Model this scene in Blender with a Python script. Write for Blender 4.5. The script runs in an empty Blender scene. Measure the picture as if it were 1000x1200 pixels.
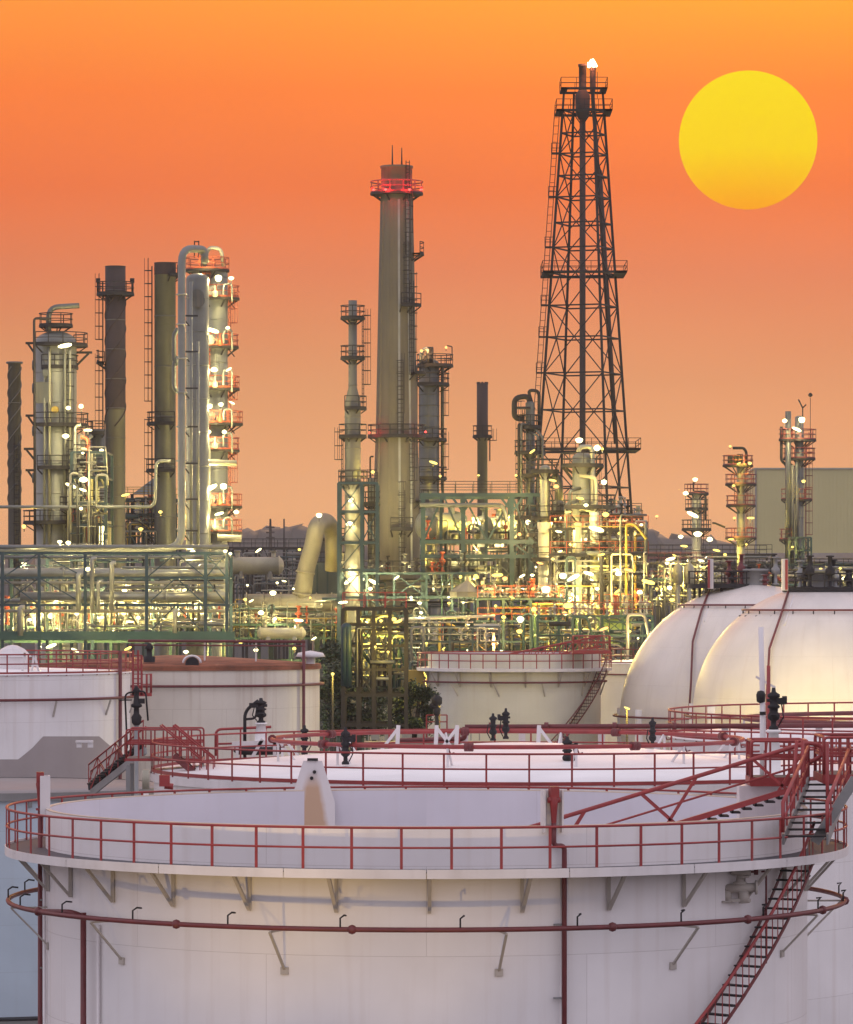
import bpy, math, random
from mathutils import Vector, Matrix
sc = bpy.context.scene
COL = sc.collection
F = 5000.0; CH = 22.0
rng = random.Random(7)
ORD = ['first','second','third','fourth','fifth','sixth','seventh','eighth','ninth','tenth','eleventh','twelfth','thirteenth','fourteenth','fifteenth','sixteenth','seventeenth','eighteenth','nineteenth','twentieth']
def ordn(i):
    if i < 20: return ORD[i]
    tens = {2:'twenty',3:'thirty',4:'forty',5:'fifty'}[(i+1)//10]
    if (i+1)%10 == 0: return {'twenty':'twentieth','thirty':'thirtieth','forty':'fortieth','fifty':'fiftieth'}[tens]
    return tens+'-'+ORD[(i+1)%10-1]
def W(x, y, D): return Vector(((x-500)*D/F, D, CH+(700-y)*D/F))
def XX(x, D): return (x-500)*D/F
def ZZ(y, D): return CH+(700-y)*D/F

# ------------------------------------------------------------------ materials
def new_mat(name):
    m = bpy.data.materials.new(name); m.use_nodes = True
    nt = m.node_tree; nt.nodes.clear()
    out = nt.nodes.new('ShaderNodeOutputMaterial')
    return m, nt, out
def paint(name, col, rough=0.55, metal=0.0, var=0.15, scale=0.6, streak=0.0, dirt=(0.25,0.2,0.15), band=0.0, bump=0.02):
    m, nt, out = new_mat(name); N = nt.nodes.new; L = nt.links.new
    b = N('ShaderNodeBsdfPrincipled'); L(b.outputs[0], out.inputs[0])
    b.inputs['Roughness'].default_value = rough; b.inputs['Metallic'].default_value = metal
    tc = N('ShaderNodeTexCoord'); n1 = N('ShaderNodeTexNoise'); n1.inputs['Scale'].default_value = scale; n1.inputs['Detail'].default_value = 6
    L(tc.outputs['Object'], n1.inputs['Vector'])
    mx = N('ShaderNodeMix'); mx.data_type = 'RGBA'
    mx.inputs[6].default_value = tuple(c*(1-var) for c in col)+(1,); mx.inputs[7].default_value = tuple(min(1,c*(1+var)) for c in col)+(1,)
    cr = N('ShaderNodeMapRange'); cr.inputs[1].default_value = .3; cr.inputs[2].default_value = .7
    L(n1.outputs['Fac'], cr.inputs[0]); L(cr.outputs[0], mx.inputs[0])
    last = mx.outputs[2]
    if streak > 0:
        mp = N('ShaderNodeMapping'); mp.inputs['Scale'].default_value = (2.2, 2.2, .09)
        n2 = N('ShaderNodeTexNoise'); n2.inputs['Scale'].default_value = 1.3; n2.inputs['Detail'].default_value = 5
        L(tc.outputs['Object'], mp.inputs[0]); L(mp.outputs[0], n2.inputs['Vector'])
        r2 = N('ShaderNodeMapRange'); r2.inputs[1].default_value = .5; r2.inputs[2].default_value = .75; r2.inputs[4].default_value = streak
        L(n2.outputs['Fac'], r2.inputs[0])
        m2 = N('ShaderNodeMix'); m2.data_type = 'RGBA'; L(r2.outputs[0], m2.inputs[0]); L(last, m2.inputs[6]); m2.inputs[7].default_value = dirt+(1,)
        last = m2.outputs[2]
    L(last, b.inputs['Base Color'])
    bp = N('ShaderNodeBump'); bp.inputs['Strength'].default_value = .35; bp.inputs['Distance'].default_value = bump
    n3 = N('ShaderNodeTexNoise'); n3.inputs['Scale'].default_value = 2.5; L(tc.outputs['Object'], n3.inputs['Vector'])
    h = n3.outputs['Fac']
    if band > 0:
        wv = N('ShaderNodeTexWave'); wv.wave_type = 'BANDS'; wv.bands_direction = 'Z'; wv.inputs['Scale'].default_value = band
        L(tc.outputs['Object'], wv.inputs['Vector'])
        ad = N('ShaderNodeMath'); ad.operation = 'ADD'; L(h, ad.inputs[0]); L(wv.outputs['Fac'], ad.inputs[1]); h = ad.outputs[0]
    L(h, bp.inputs['Height']); L(bp.outputs[0], b.inputs['Normal'])
    # wear also changes gloss
    rr = N('ShaderNodeMapRange'); rr.inputs[3].default_value = max(0, rough-.12); rr.inputs[4].default_value = min(1, rough+.15)
    L(n1.outputs['Fac'], rr.inputs[0]); L(rr.outputs[0], b.inputs['Roughness'])
    return m
def shell_paint(name, col, seam=(0.82,0.8,0.79), pw=9.0, ph=2.45, rust=0.12, rustcol=(.34,.2,.11), rough=.42, seamw=.012):
    """plate steel: UV (metres round, metres up) gives courses of welded plate, rust weeps and dirt."""
    m, nt, out = new_mat(name); N = nt.nodes.new; L = nt.links.new
    b = N('ShaderNodeBsdfPrincipled'); L(b.outputs[0], out.inputs[0]); b.inputs['Roughness'].default_value = rough
    uv = N('ShaderNodeUVMap')
    br = N('ShaderNodeTexBrick'); br.inputs['Scale'].default_value = 1; br.inputs['Mortar Size'].default_value = seamw
    br.inputs['Brick Width'].default_value = pw; br.inputs['Row Height'].default_value = ph; br.inputs['Mortar Smooth'].default_value = .6
    br.inputs['Color1'].default_value = col+(1,); br.inputs['Color2'].default_value = tuple(c*.965 for c in col)+(1,); br.inputs['Mortar'].default_value = tuple(c*s for c,s in zip(col,seam))+(1,)
    br.inputs['Bias'].default_value = 0
    L(uv.outputs[0], br.inputs['Vector'])
    n0 = N('ShaderNodeTexNoise'); n0.inputs['Scale'].default_value = .35; n0.inputs['Detail'].default_value = 7; L(uv.outputs[0], n0.inputs['Vector'])
    m0 = N('ShaderNodeMix'); m0.data_type = 'RGBA'; m0.blend_type = 'MULTIPLY'; m0.inputs[0].default_value = 1
    r0 = N('ShaderNodeMapRange'); r0.inputs[1].default_value = .3; r0.inputs[2].default_value = .75; r0.inputs[3].default_value = .9; r0.inputs[4].default_value = 1.04
    L(n0.outputs['Fac'], r0.inputs[0]); L(br.outputs['Color'], m0.inputs[6]); L(r0.outputs[0], m0.inputs[7])
    mp = N('ShaderNodeMapping'); mp.inputs['Scale'].default_value = (1.7, .07, 1)
    n2 = N('ShaderNodeTexNoise'); n2.inputs['Scale'].default_value = 1.2; n2.inputs['Detail'].default_value = 6
    L(uv.outputs[0], mp.inputs[0]); L(mp.outputs[0], n2.inputs['Vector'])
    r2 = N('ShaderNodeMapRange'); r2.inputs[1].default_value = .52; r2.inputs[2].default_value = .8; r2.inputs[4].default_value = rust*2
    L(n2.outputs['Fac'], r2.inputs[0])
    m2 = N('ShaderNodeMix'); m2.data_type = 'RGBA'; L(r2.outputs[0], m2.inputs[0]); L(m0.outputs[2], m2.inputs[6]); m2.inputs[7].default_value = rustcol+(1,)
    L(m2.outputs[2], b.inputs['Base Color'])
    bp = N('ShaderNodeBump'); bp.inputs['Strength'].default_value = .25; bp.inputs['Distance'].default_value = .03
    n3 = N('ShaderNodeTexNoise'); n3.inputs['Scale'].default_value = .5; n3.inputs['Detail'].default_value = 3; L(uv.outputs[0], n3.inputs['Vector'])
    ad = N('ShaderNodeMath'); ad.operation = 'MULTIPLY_ADD'; ad.inputs[1].default_value = -.35; L(br.outputs['Fac'], ad.inputs[0]); L(n3.outputs['Fac'], ad.inputs[2])
    L(ad.outputs[0], bp.inputs['Height']); L(bp.outputs[0], b.inputs['Normal'])
    rr = N('ShaderNodeMapRange'); rr.inputs[3].default_value = rough-.08; rr.inputs[4].default_value = rough+.15
    L(n0.outputs['Fac'], rr.inputs[0]); L(rr.outputs[0], b.inputs['Roughness'])
    return m
def emit(name, col, s):
    m, nt, out = new_mat(name); e = nt.nodes.new('ShaderNodeEmission'); e.inputs[0].default_value = col+(1,); e.inputs[1].default_value = s
    nt.links.new(e.outputs[0], out.inputs[0]); return m
M = dict(
 white=shell_paint('tank_white', (.80,.765,.765), rust=.11, seam=(.74,.72,.71)),
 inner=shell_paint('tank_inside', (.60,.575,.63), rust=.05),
 roofw=paint('roof_white', (.80,.77,.77), .5, var=.06, scale=.4, streak=0),
 cream=shell_paint('tank_cream', (.70,.64,.55), pw=3.4, ph=2.5, rust=.22, seamw=.02),
 beige=shell_paint('tank_beige', (.62,.60,.52), rust=.1),
 blue=shell_paint('tank_bluish_light', (.47,.56,.64), rust=.04),  # bluish light on the low left tank is put into its shell colour
 sphere=shell_paint('sphere_paint', (.66,.60,.56), pw=5, ph=3.2, rust=.05, rough=.33, seam=(.80,.78,.76)),
 curb=paint('curb_white', (.66,.62,.62), .5, var=.08, streak=.15),
 deck=paint('deck_grey', (.075,.07,.08), .7, var=.2),
 rim=paint('rim_tan', (.55,.45,.36), .6, var=.15, streak=.25, dirt=(.4,.2,.1)),
 brk=paint('bracket_grey', (.40,.36,.32), .55, var=.12),
 red=paint('red_paint', (.27,.030,.030), .45, var=.18, scale=2),
 darkred=paint('dark_red_paint', (.13,.022,.024), .5, var=.2, scale=2),
 orange=paint('orange_paint', (.30,.055,.02), .5, var=.2),
 cladm=paint('cladding_mid', (.125,.13,.125), .42, metal=.25, var=.2, scale=.5, streak=.3, dirt=(.06,.06,.055), band=.35),
 duct=paint('duct_plate', (.20,.18,.14), .5, metal=.15, var=.15, streak=.3, dirt=(.12,.1,.07)),
 rust=paint('rusty_plate', (.24,.085,.045), .85, var=.4, scale=.7, streak=.4, dirt=(.12,.05,.03)),
 dark=paint('dark_steel', (.013,.011,.013), .75, var=.3, scale=2),
 teal=paint('teal_steel', (.018,.042,.052), .5, var=.22, scale=.8),
 green=paint('green_steel', (.035,.08,.06), .55, var=.2),
 grey=paint('grey_steel', (.22,.22,.22), .45, metal=.3, var=.2),
 clad=paint('cladding', (.165,.17,.158), .42, metal=.25, var=.16, scale=.5, dirt=(.11,.11,.10), streak=.3, band=.35),
 cladd=paint('cladding_dark', (.085,.09,.09), .42, metal=.3, var=.2, scale=.5, streak=.3, band=.35),
 cladb=paint('cladding_bright', (.30,.295,.235), .33, metal=.4, var=.12, scale=.5, streak=.15, band=.3),
 stack=paint('stack_steel', (.115,.113,.10), .55, metal=.1, var=.2, scale=.3, streak=.45, dirt=(.09,.06,.05)),
 soot=paint('stack_brown', (.04,.026,.024), .8, var=.3, scale=.5, streak=.5, dirt=(.03,.025,.025)),
 conc=paint('chimney_concrete', (.108,.095,.074), .8, var=.12, scale=.25, streak=.5, dirt=(.06,.05,.042)),
 bldg=paint('building_sheet', (.50,.45,.22), .6, var=.05, scale=.1, band=.12),
 roofd=paint('dark_roof', (.07,.09,.09), .6, var=.2, scale=.3),
 gbldg=paint('green_wall', (.22,.30,.10), .7, var=.2, scale=.3),
 pale=paint('pale_equipment', (.33,.31,.24), .45, metal=.1, var=.15, scale=.8),
 yel=paint('yellow_paint', (.30,.21,.035), .5, var=.2),
 leaf=paint('leaf', (.022,.040,.014), .6, var=.5, scale=.5),
 leaf2=paint('leaf_light', (.035,.058,.018), .6, var=.4, scale=.5),
 bark=paint('bark', (.04,.032,.026), .9, var=.3, scale=4),
 hillm=paint('hill_forest', (.02,.026,.028), .9, var=.3, scale=.02, bump=.5),
 ground=paint('ground', (.10,.095,.085), .9, var=.25, scale=.05),
 lensw=emit('lens_white', (1,.92,.50), 4), lensy=emit('lens_yellow', (1,.76,.18), 2.4), lenso=emit('lens_orange', (1,.52,.16), 2.4),
 lensr=emit('lens_red', (1,.05,.04), 7), flame=emit('flame', (1,.78,.45), 9))
# stained plate
def stained():
    m, nt, out = new_mat('stained_plate'); N = nt.nodes.new; L = nt.links.new
    b = N('ShaderNodeBsdfPrincipled'); L(b.outputs[0], out.inputs[0]); b.inputs['Roughness'].default_value = .5
    tc = N('ShaderNodeTexCoord'); sx = N('ShaderNodeSeparateXYZ'); L(tc.outputs['Object'], sx.inputs[0])
    n = N('ShaderNodeTexNoise'); n.inputs['Scale'].default_value = 3; n.inputs['Detail'].default_value = 6; L(tc.outputs['Object'], n.inputs['Vector'])
    ab = N('ShaderNodeMath'); ab.operation = 'ABSOLUTE'; L(sx.outputs[0], ab.inputs[0])
    wd = N('ShaderNodeMath'); wd.operation = 'MULTIPLY_ADD'; wd.inputs[1].default_value = .17; wd.inputs[2].default_value = -.27; L(sx.outputs[2], wd.inputs[0])
    s = N('ShaderNodeMath'); s.operation = 'ADD'; L(ab.outputs[0], s.inputs[0]); L(wd.outputs[0], s.inputs[1])
    s2 = N('ShaderNodeMath'); s2.operation = 'MULTIPLY_ADD'; s2.inputs[1].default_value = .14; L(n.outputs['Fac'], s2.inputs[0]); L(s.outputs[0], s2.inputs[2])
    r = N('ShaderNodeMapRange'); r.inputs[1].default_value = .16; r.inputs[2].default_value = -.02; L(s2.outputs[0], r.inputs[0])
    z = N('ShaderNodeMapRange'); z.inputs[1].default_value = .65; z.inputs[2].default_value = .1; L(sx.outputs[2], z.inputs[0])
    mu = N('ShaderNodeMath'); mu.operation = 'MULTIPLY'; L(r.outputs[0], mu.inputs[0]); L(z.outputs[0], mu.inputs[1])
    mx = N('ShaderNodeMix'); mx.data_type = 'RGBA'; mx.inputs[6].default_value = (.62,.58,.58,1); mx.inputs[7].default_value = (.47,.31,.20,1)
    L(mu.outputs[0], mx.inputs[0]); L(mx.outputs[2], b.inputs['Base Color'])
    return m
M['stain'] = stained()

# ------------------------------------------------------------------ mesh builder
class MB:
    def __init__(s): s.v=[]; s.f=[]; s.sm=[]; s.uv=[]
    def add(s, vs, fs, smooth=False, uvs=None):
        o = len(s.v); s.v.extend(vs)
        for i,f in enumerate(fs):
            s.f.append([o+k for k in f]); s.sm.append(smooth); s.uv.append(uvs[i] if uvs else None)
        return s
    def box(s, c, d, rot=0.0, M3=None):
        c = Vector(c); hx,hy,hz = d[0]/2,d[1]/2,d[2]/2
        R = M3 if M3 else Matrix.Rotation(rot,3,'Z')
        vs = [c+R@Vector((x*hx,y*hy,z*hz)) for x,y,z in ((-1,-1,-1),(1,-1,-1),(1,1,-1),(-1,1,-1),(-1,-1,1),(1,-1,1),(1,1,1),(-1,1,1))]
        return s.add(vs, [(3,2,1,0),(4,5,6,7),(0,1,5,4),(1,2,6,5),(2,3,7,6),(3,0,4,7)])
    def beam(s, p0, p1, w, h=None):
        p0=Vector(p0); p1=Vector(p1); h=h or w; d=p1-p0; L=d.length
        if L<1e-6: return s
        d/=L; up=Vector((0,0,1)) if abs(d.z)<.95 else Vector((0,1,0))
        a=d.cross(up).normalized(); b=a.cross(d)
        vs=[p+a*(x*w/2)+b*(y*h/2) for p in (p0,p1) for x,y in ((-1,-1),(1,-1),(1,1),(-1,1))]
        return s.add(vs,[(3,2,1,0),(4,5,6,7),(0,1,5,4),(1,2,6,5),(2,3,7,6),(3,0,4,7)])
    def tube(s, pts, r, n=8, closed=False, caps=True):
        P=[Vector(p) for p in pts]; m=len(P); rs = r if isinstance(r,(list,tuple)) else [r]*m
        prev=None; vs=[]
        for i in range(m):
            if closed: t=(P[(i+1)%m]-P[i-1])
            else: t=(P[min(i+1,m-1)]-P[max(i-1,0)])
            if t.length<1e-9: t=Vector((0,0,1))
            t.normalize()
            if prev is None:
                up=Vector((0,0,1)) if abs(t.z)<.9 else Vector((0,1,0)); a=t.cross(up).normalized()
            else:
                a=prev-t*prev.dot(t)
                if a.length<1e-6: a=t.cross(Vector((1,0,0)))
                a.normalize()
            prev=a; b=t.cross(a)
            sc_=1.0
            if 0<i<m-1:
                d0=(P[i]-P[i-1]).normalized(); c_=max(.5,t.dot(d0)); sc_=1/c_ if c_<.98 else 1
            for k in range(n):
                an=2*math.pi*k/n; vs.append(P[i]+(a*math.cos(an)+b*math.sin(an))*rs[i]*min(sc_,1.2))
        fs=[]
        for i in range(m if closed else m-1):
            j=(i+1)%m
            for k in range(n): fs.append((i*n+k,i*n+(k+1)%n,j*n+(k+1)%n,j*n+k))
        s.add(vs,fs,True)
        if not closed and caps:
            o=len(s.v)-len(vs)
            s.f.append([o+k for k in range(n)][::-1]); s.sm.append(False); s.uv.append(None)
            s.f.append([o+(m-1)*n+k for k in range(n)]); s.sm.append(False); s.uv.append(None)
        return s
    def cyl(s,p0,p1,r0,r1=None,n=12): return s.tube([p0,p1],[r0,r0 if r1 is None else r1],n)
    def lathe(s, prof, c, n=48, a0=-180., a1=180., smooth=True):
        full = abs(a1-a0)>=359.9; m = n if full else n+1
        vs=[]; c=Vector(c)
        for (r,z) in prof:
            for k in range(m):
                a=math.radians(a0+(a1-a0)*k/n); vs.append(Vector((c.x+r*math.sin(a),c.y-r*math.cos(a),c.z+z)))
        fs=[];uv=[]
        Rm=max(r for r,z in prof); arc=[0]
        for i in range(1,len(prof)): arc.append(arc[-1]+math.hypot(prof[i][0]-prof[i-1][0],prof[i][1]-prof[i-1][1]))
        for i in range(len(prof)-1):
            for k in range(n):
                k2=(k+1)%m if full else k+1
                fs.append((i*m+k,i*m+k2,(i+1)*m+k2,(i+1)*m+k))
                u0=math.radians(a0+(a1-a0)*k/n)*Rm; u1=math.radians(a0+(a1-a0)*(k+1)/n)*Rm
                uv.append(((u0,arc[i]),(u1,arc[i]),(u1,arc[i+1]),(u0,arc[i+1])))
        return s.add(vs,fs,smooth,uv)
    def ring(s, c, R, r, a0=-180., a1=180., n=96, k=6):
        c=Vector(c); full=abs(a1-a0)>=359.9
        pts=[Vector((c.x+R*math.sin(math.radians(a0+(a1-a0)*i/n)),c.y-R*math.cos(math.radians(a0+(a1-a0)*i/n)),c.z)) for i in range(n if full else n+1)]
        return s.tube(pts,r,k,closed=full)
    def build(s, name, mat, parent=None):
        me=bpy.data.meshes.new(name)
        off = wpos(parent) if parent else Vector((0,0,0))
        me.from_pydata([tuple(Vector(v)-off) for v in s.v],[],s.f); me.validate(clean_customdata=False)
        if len(me.polygons)==len(s.f):
            me.polygons.foreach_set('use_smooth', s.sm)
            if any(u for u in s.uv):
                ul=me.uv_layers.new(name='UVMap'); li=0; dat=[0.0]*(2*len(me.loops))
                for f,u in zip(s.f,s.uv):
                    for q in range(len(f)):
                        if u: dat[2*li]=u[q][0]; dat[2*li+1]=u[q][1]
                        li+=1
                ul.data.foreach_set('uv',dat)
        me.materials.append(mat if not isinstance(mat,str) else M[mat])
        o=bpy.data.objects.new(name,me); COL.objects.link(o)
        if parent: o.parent=parent
        return o
def wpos(o):
    p=Vector((0,0,0))
    while o: p+=Vector(o.location); o=o.parent
    return p
def tag(o,label,cat,group=None):
    o['label']=label; o['category']=cat
    if group: o['group']=group
    return o
def thing(name,label,cat,loc,group=None):
    o=bpy.data.objects.new(name,None); COL.objects.link(o); o.location=loc; o.empty_display_size=.3
    return tag(o,label,cat,group)
def copy_tree(o,parent=None):
    c=o.copy(); COL.objects.link(c); c.parent=parent
    for ch in [x for x in bpy.data.objects if x.parent==o]: copy_tree(ch,c)
    return c
def at(c,a,r,z=None):
    a=math.radians(a); return Vector((c[0]+r*math.sin(a),c[1]-r*math.cos(a),c[2] if z is None else z))
def fillet(pts,r,n=5):
    P=[Vector(p) for p in pts]; out=[P[0]]
    for i in range(1,len(P)-1):
        d0=P[i-1]-P[i]; d1=P[i+1]-P[i]; rr=min(r,d0.length*.45,d1.length*.45)
        a=P[i]+d0.normalized()*rr; b=P[i]+d1.normalized()*rr
        for k in range(n+1):
            t=k/n; out.append(a*(1-t)**2+P[i]*(2*t*(1-t))+b*t*t)
    out.append(P[-1]); return out
def pipe(root,pts,r,mat='clad',name='pipe',fil=None,n=10,flange=False):
    b=MB(); q=fillet(pts,fil if fil else r*2.5); b.tube(q,r,n)
    if flange:
        for i in range(len(pts)-1):
            p0,p1=Vector(pts[i]),Vector(pts[i+1]); L=(p1-p0).length
            for t in (.35,.7):
                if L>8*r: c=p0.lerp(p1,t); d=(p1-p0).normalized(); b.cyl(c-d*r*.2,c+d*r*.2,r*1.35,n=n)
    return b.build(name,mat,root)

# ------------------------------------------------------------------ railings, platforms, ladders
def ring_rail(root,c,z,R,a0,a1,step=1.4,h=1.1,rr=.04,pw=.07,mat='red',toe=True,split=False,n=None,off=0.5):
    full=abs(a1-a0)>=359.9
    cnt=n or max(2,round(math.radians(a1-a0)*R/step)); seg=max(8,int(abs(a1-a0)/4))
    b=MB()
    for q,k in ((h,rr*1.15),(h*.52,rr)): b.ring((c[0],c[1],z+q),R,k,a0,a1,seg*(2 if R>6 else 1),6)
    if not split:
        for i in range(cnt if full else cnt+1):
            a=a0+(a1-a0)*(i+(off if full else 0))/cnt; b.box(at(c,a,R,z+h/2),(pw,pw*.6,h),rot=math.radians(a))
    rl=b.build('railing',mat,root)
    pb=MB()
    for i in range(cnt if full else cnt+1):
        a=a0+(a1-a0)*(i+(off if full else 0))/cnt
        if split:
            q=MB(); q.box(at(c,a,R,z+h/2-.06),(pw,pw*.45,h+.1),rot=math.radians(a)); q.build('post',mat,rl)
    if toe:
        t=MB(); t.lathe([(R-.01,0),(R-.01,.13),(R+.01,.13),(R+.01,0)],(c[0],c[1],z),seg,a0,a1,False); t.build('toe_board',mat,rl)
    return rl
def platform(root,c,z,ri,ro,a0,a1,mat='dark',rmat='dark',rr=.045,h=1.1,step=1.3,brackets=True,pw=.08):
    b=MB(); n=max(8,int((a1-a0)/10))
    b.lathe([(ri,0),(ro,0),(ro,-.22),(ri,-.22),(ri,0)],(c[0],c[1],z),n,a0,a1,False)
    if brackets:
        k=max(2,int((a1-a0)/50))
        for i in range(k+1):
            a=a0+(a1-a0)*(i+.0)/k
            b.beam(at(c,a,ro-.1,z-.2),at(c,a,ri,z-(ro-ri)*.6-.2),.10)
    p=b.build('platform',mat,root)
    ring_rail(p,c,z,ro-.05,a0,a1,step,h,rr,pw,rmat,toe=True)
    return p
def ladder(root,c,a,R,z0,z1,mat='dark',cage=True,w=.55,st=.45):
    b=MB(); t=Vector((math.cos(math.radians(a)),math.sin(math.radians(a)),0))
    for s_ in (-1,1): b.beam(at(c,a,R+.25,z0)+t*s_*w/2,at(c,a,R+.25,z1)+t*s_*w/2,.07)
    z=z0
    while z<z1: b.beam(at(c,a,R+.25,z)-t*w/2,at(c,a,R+.25,z)+t*w/2,.045); z+=st
    if cage:
        z=z0+2.2
        o=at(c,a,R+.25)-Vector((0,0,c[2])); rad=Vector((math.sin(math.radians(a)),-math.cos(math.radians(a)),0))
        hoop=[t*(w/2+.05)*math.cos(q)*1.2+rad*(.75*math.sin(q)) for q in [math.pi*k/6 for k in range(7)]]
        while z<z1+.8:
            b.tube([Vector((o.x,o.y,z))+h_ for h_ in hoop],.035,4); z+=1.3
        for k in (1,3,5): b.beam(Vector((o.x,o.y,z0+2.2))+hoop[k],Vector((o.x,o.y,z1+.8))+hoop[k],.04)
    return b.build('ladder',mat,root)
def dome(R,zt,kind):
    if kind=='dome': return [(R*math.cos(t),zt-R*.55+R*.55*math.sin(t)) for t in [math.pi/2*k/8 for k in range(8)]]+[(.01,zt)]
    if kind=='open': return [(R,zt),(R*1.05,zt),(R*1.05,zt+.02),(R*.88,zt+.02),(R*.88,zt-3)]
    return [(R,zt),(.01,zt)]
def tower(name,label,cat,x0,x1,yt,D,mat='clad',top='dome',plats=(),ladders=(),bands=2.6,group=None,zb=0.,rmat='dark',pmat='dark',prof=None,mats=None,dep=0):
    R=(x1-x0)/2*D/F; c=Vector((XX((x0+x1)/2,D),D,0)); zt=ZZ(yt,D)
    root=thing(name,label,cat,(c.x,c.y,zb),group)
    b=MB()
    if prof: pr=prof
    else: pr=[(R*1.12,zb),(R*1.12,zb+.6),(R,zb+.7)]
    b.lathe(pr+([] if prof else dome(R,zt,top)),(c.x,c.y,0),32)
    if bands:
        z=zb+bands
        while z<zt-R*.6-.3:
            rb=R if not prof else rad_at(pr,z)
            b.ring((c.x,c.y,z),rb+.02,.045,n=32,k=4); z+=bands
    b.build('shell',mat,root)
    for (y,xl,xr) in plats:
        z=ZZ(y,D); Rl=R if not prof else rad_at(pr,z)
        xc=(x0+x1)/2; le=(xc-xl)*D/F; re=(xr-xc)*D/F
        if le>Rl+.25 and re>Rl+.25: platform(root,c,z,Rl+.02,max(le,re),-180,180,pmat,rmat)
        elif re>le: platform(root,c,z,Rl+.02,re,-35,150,pmat,rmat)
        else: platform(root,c,z,Rl+.02,le,-150,35,pmat,rmat)
    for (a,ya,yb) in ladders:
        ladder(root,c,a,R if not prof else max(rad_at(pr,ZZ(ya,D)),rad_at(pr,ZZ(yb,D))),ZZ(yb,D),ZZ(ya,D),rmat)
    return root,c,R
def rad_at(pr,z):
    for (r0,z0),(r1,z1) in zip(pr,pr[1:]):
        if z0<=z<=z1 and z1>z0: return r0+(r1-r0)*(z-z0)/(z1-z0)
    return pr[-1][0]
def strake(root,c,R,z0,z1,turns,n=3,mat='stack',w=.22):
    for k in range(n):
        b=MB(); N_=int(turns*24); P=[]
        for i in range(N_+1):
            t=i/N_; P.append(at((c.x,c.y,0),360*turns*t+120*k,R+w*.35,z0+(z1-z0)*t))
        b.tube(P,w*.6,5); b.build('strake',mat,root)

# ------------------------------------------------------------------ lamps
LAMPN=[0]
def lamp(x,y,D,label,kind='w',s=.3,P=500,group='lit lamps of the refinery',post=None,lx=0,light=True,back=False):
    p=W(x,y,D); r=thing('floodlight' if kind=='w' else 'lamp',label,'lamp',p,group)
    mat={'w':'lensw','y':'lensy','o':'lenso','r':'lensr'}[kind]
    col={'w':(1,.82,.34),'y':(1,.72,.10),'o':(1,.55,.2),'r':(1,.03,.03)}[kind]
    s*=.45; LAMPN[0]+=1; rl_=random.Random(LAMPN[0]*13); q1=rl_.uniform(.85,1.25); P*=PF*(1 if kind=='r' or P>=3450 else (600/P)**.35)
    b=MB(); b.lathe([(max(.01,s*q1*math.sin(t)*(1+.12*math.sin(3*t+LAMPN[0]))),-s*.82*math.cos(t)) for t in [math.pi*k/8 for k in range(9)]],p,12)
    if LAMPN[0]%3==0 and kind!='r': b=MB(); tl_=rl_.uniform(-.5,.7); dv_=Vector((math.cos(tl_),.1,math.sin(tl_)))*s*1.9; b.tube([p-dv_,p-dv_*.5,p+dv_*.5,p+dv_],[s*.25,s*.55,s*.6,s*.3],10)
    b.build('lens',mat,r)
    h=MB(); h.box(p+Vector((0,s*1.25,0)),(s*1.1,s*.5,s*.9)); h.beam(p+Vector((0,s*1.2,0)),p+Vector((0,s*1.4,-s*2.2)),.08)
    if post: h.cyl(p+Vector((0,.12,-post)),p+Vector((0,.12,s*.4)),.07,n=6)
    h.build('housing','dark',r)
    if light:
        li=bpy.data.lights.new('light','POINT'); li.energy=P; li.color=col; li.shadow_soft_size=.12
        lo=bpy.data.objects.new('light',li); COL.objects.link(lo); lo.parent=r; lo.location=(lx,(s+.28)*(1 if back else -1),-s*.3)
    return r
HAZE=0.0001
PF=.85
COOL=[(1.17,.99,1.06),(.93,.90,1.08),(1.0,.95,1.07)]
# ================================================================== FOREGROUND TANKS
def tank(label,xc,D,Rs,zt,mat='white',roof=None,roofmat='roofw',rise=.6,group=None,zb=0.,thick=.12,inner=None,n=128):
    c=Vector((XX(xc,D),D,0)); r=thing('storage_tank',label,'storage tank',(c.x,c.y,zb),group)
    b=MB(); b.lathe([(Rs,zb),(Rs,zt)],(c.x,c.y,0),n); b.build('shell',mat,r)
    if roof is None:
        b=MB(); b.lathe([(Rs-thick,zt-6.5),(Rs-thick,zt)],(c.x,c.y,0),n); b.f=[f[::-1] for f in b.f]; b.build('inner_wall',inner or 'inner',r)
        b=MB(); b.lathe([(Rs+.003,zt),(Rs+.003,zt+.03),(Rs-thick-.003,zt+.03),(Rs-thick-.003,zt)],(c.x,c.y,0),n,smooth=False); b.build('rim','rim',r)
        b=MB(); b.lathe([(Rs-thick-.02,zt-6.3),(Rs-3,zt-6.5),(.01,zt-6.4)],(c.x,c.y,0),96); b.build('floating_roof','roofw',r)
    else:
        b=MB(); b.lathe([(Rs+.08,zt-.06),(Rs+.08,zt+.02),(Rs*.5,zt+rise*.62),(Rs*.12,zt+rise),(.01,zt+rise*1.02)],(c.x,c.y,0),n); b.build('roof',roofmat,r)
    return r,c
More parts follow.
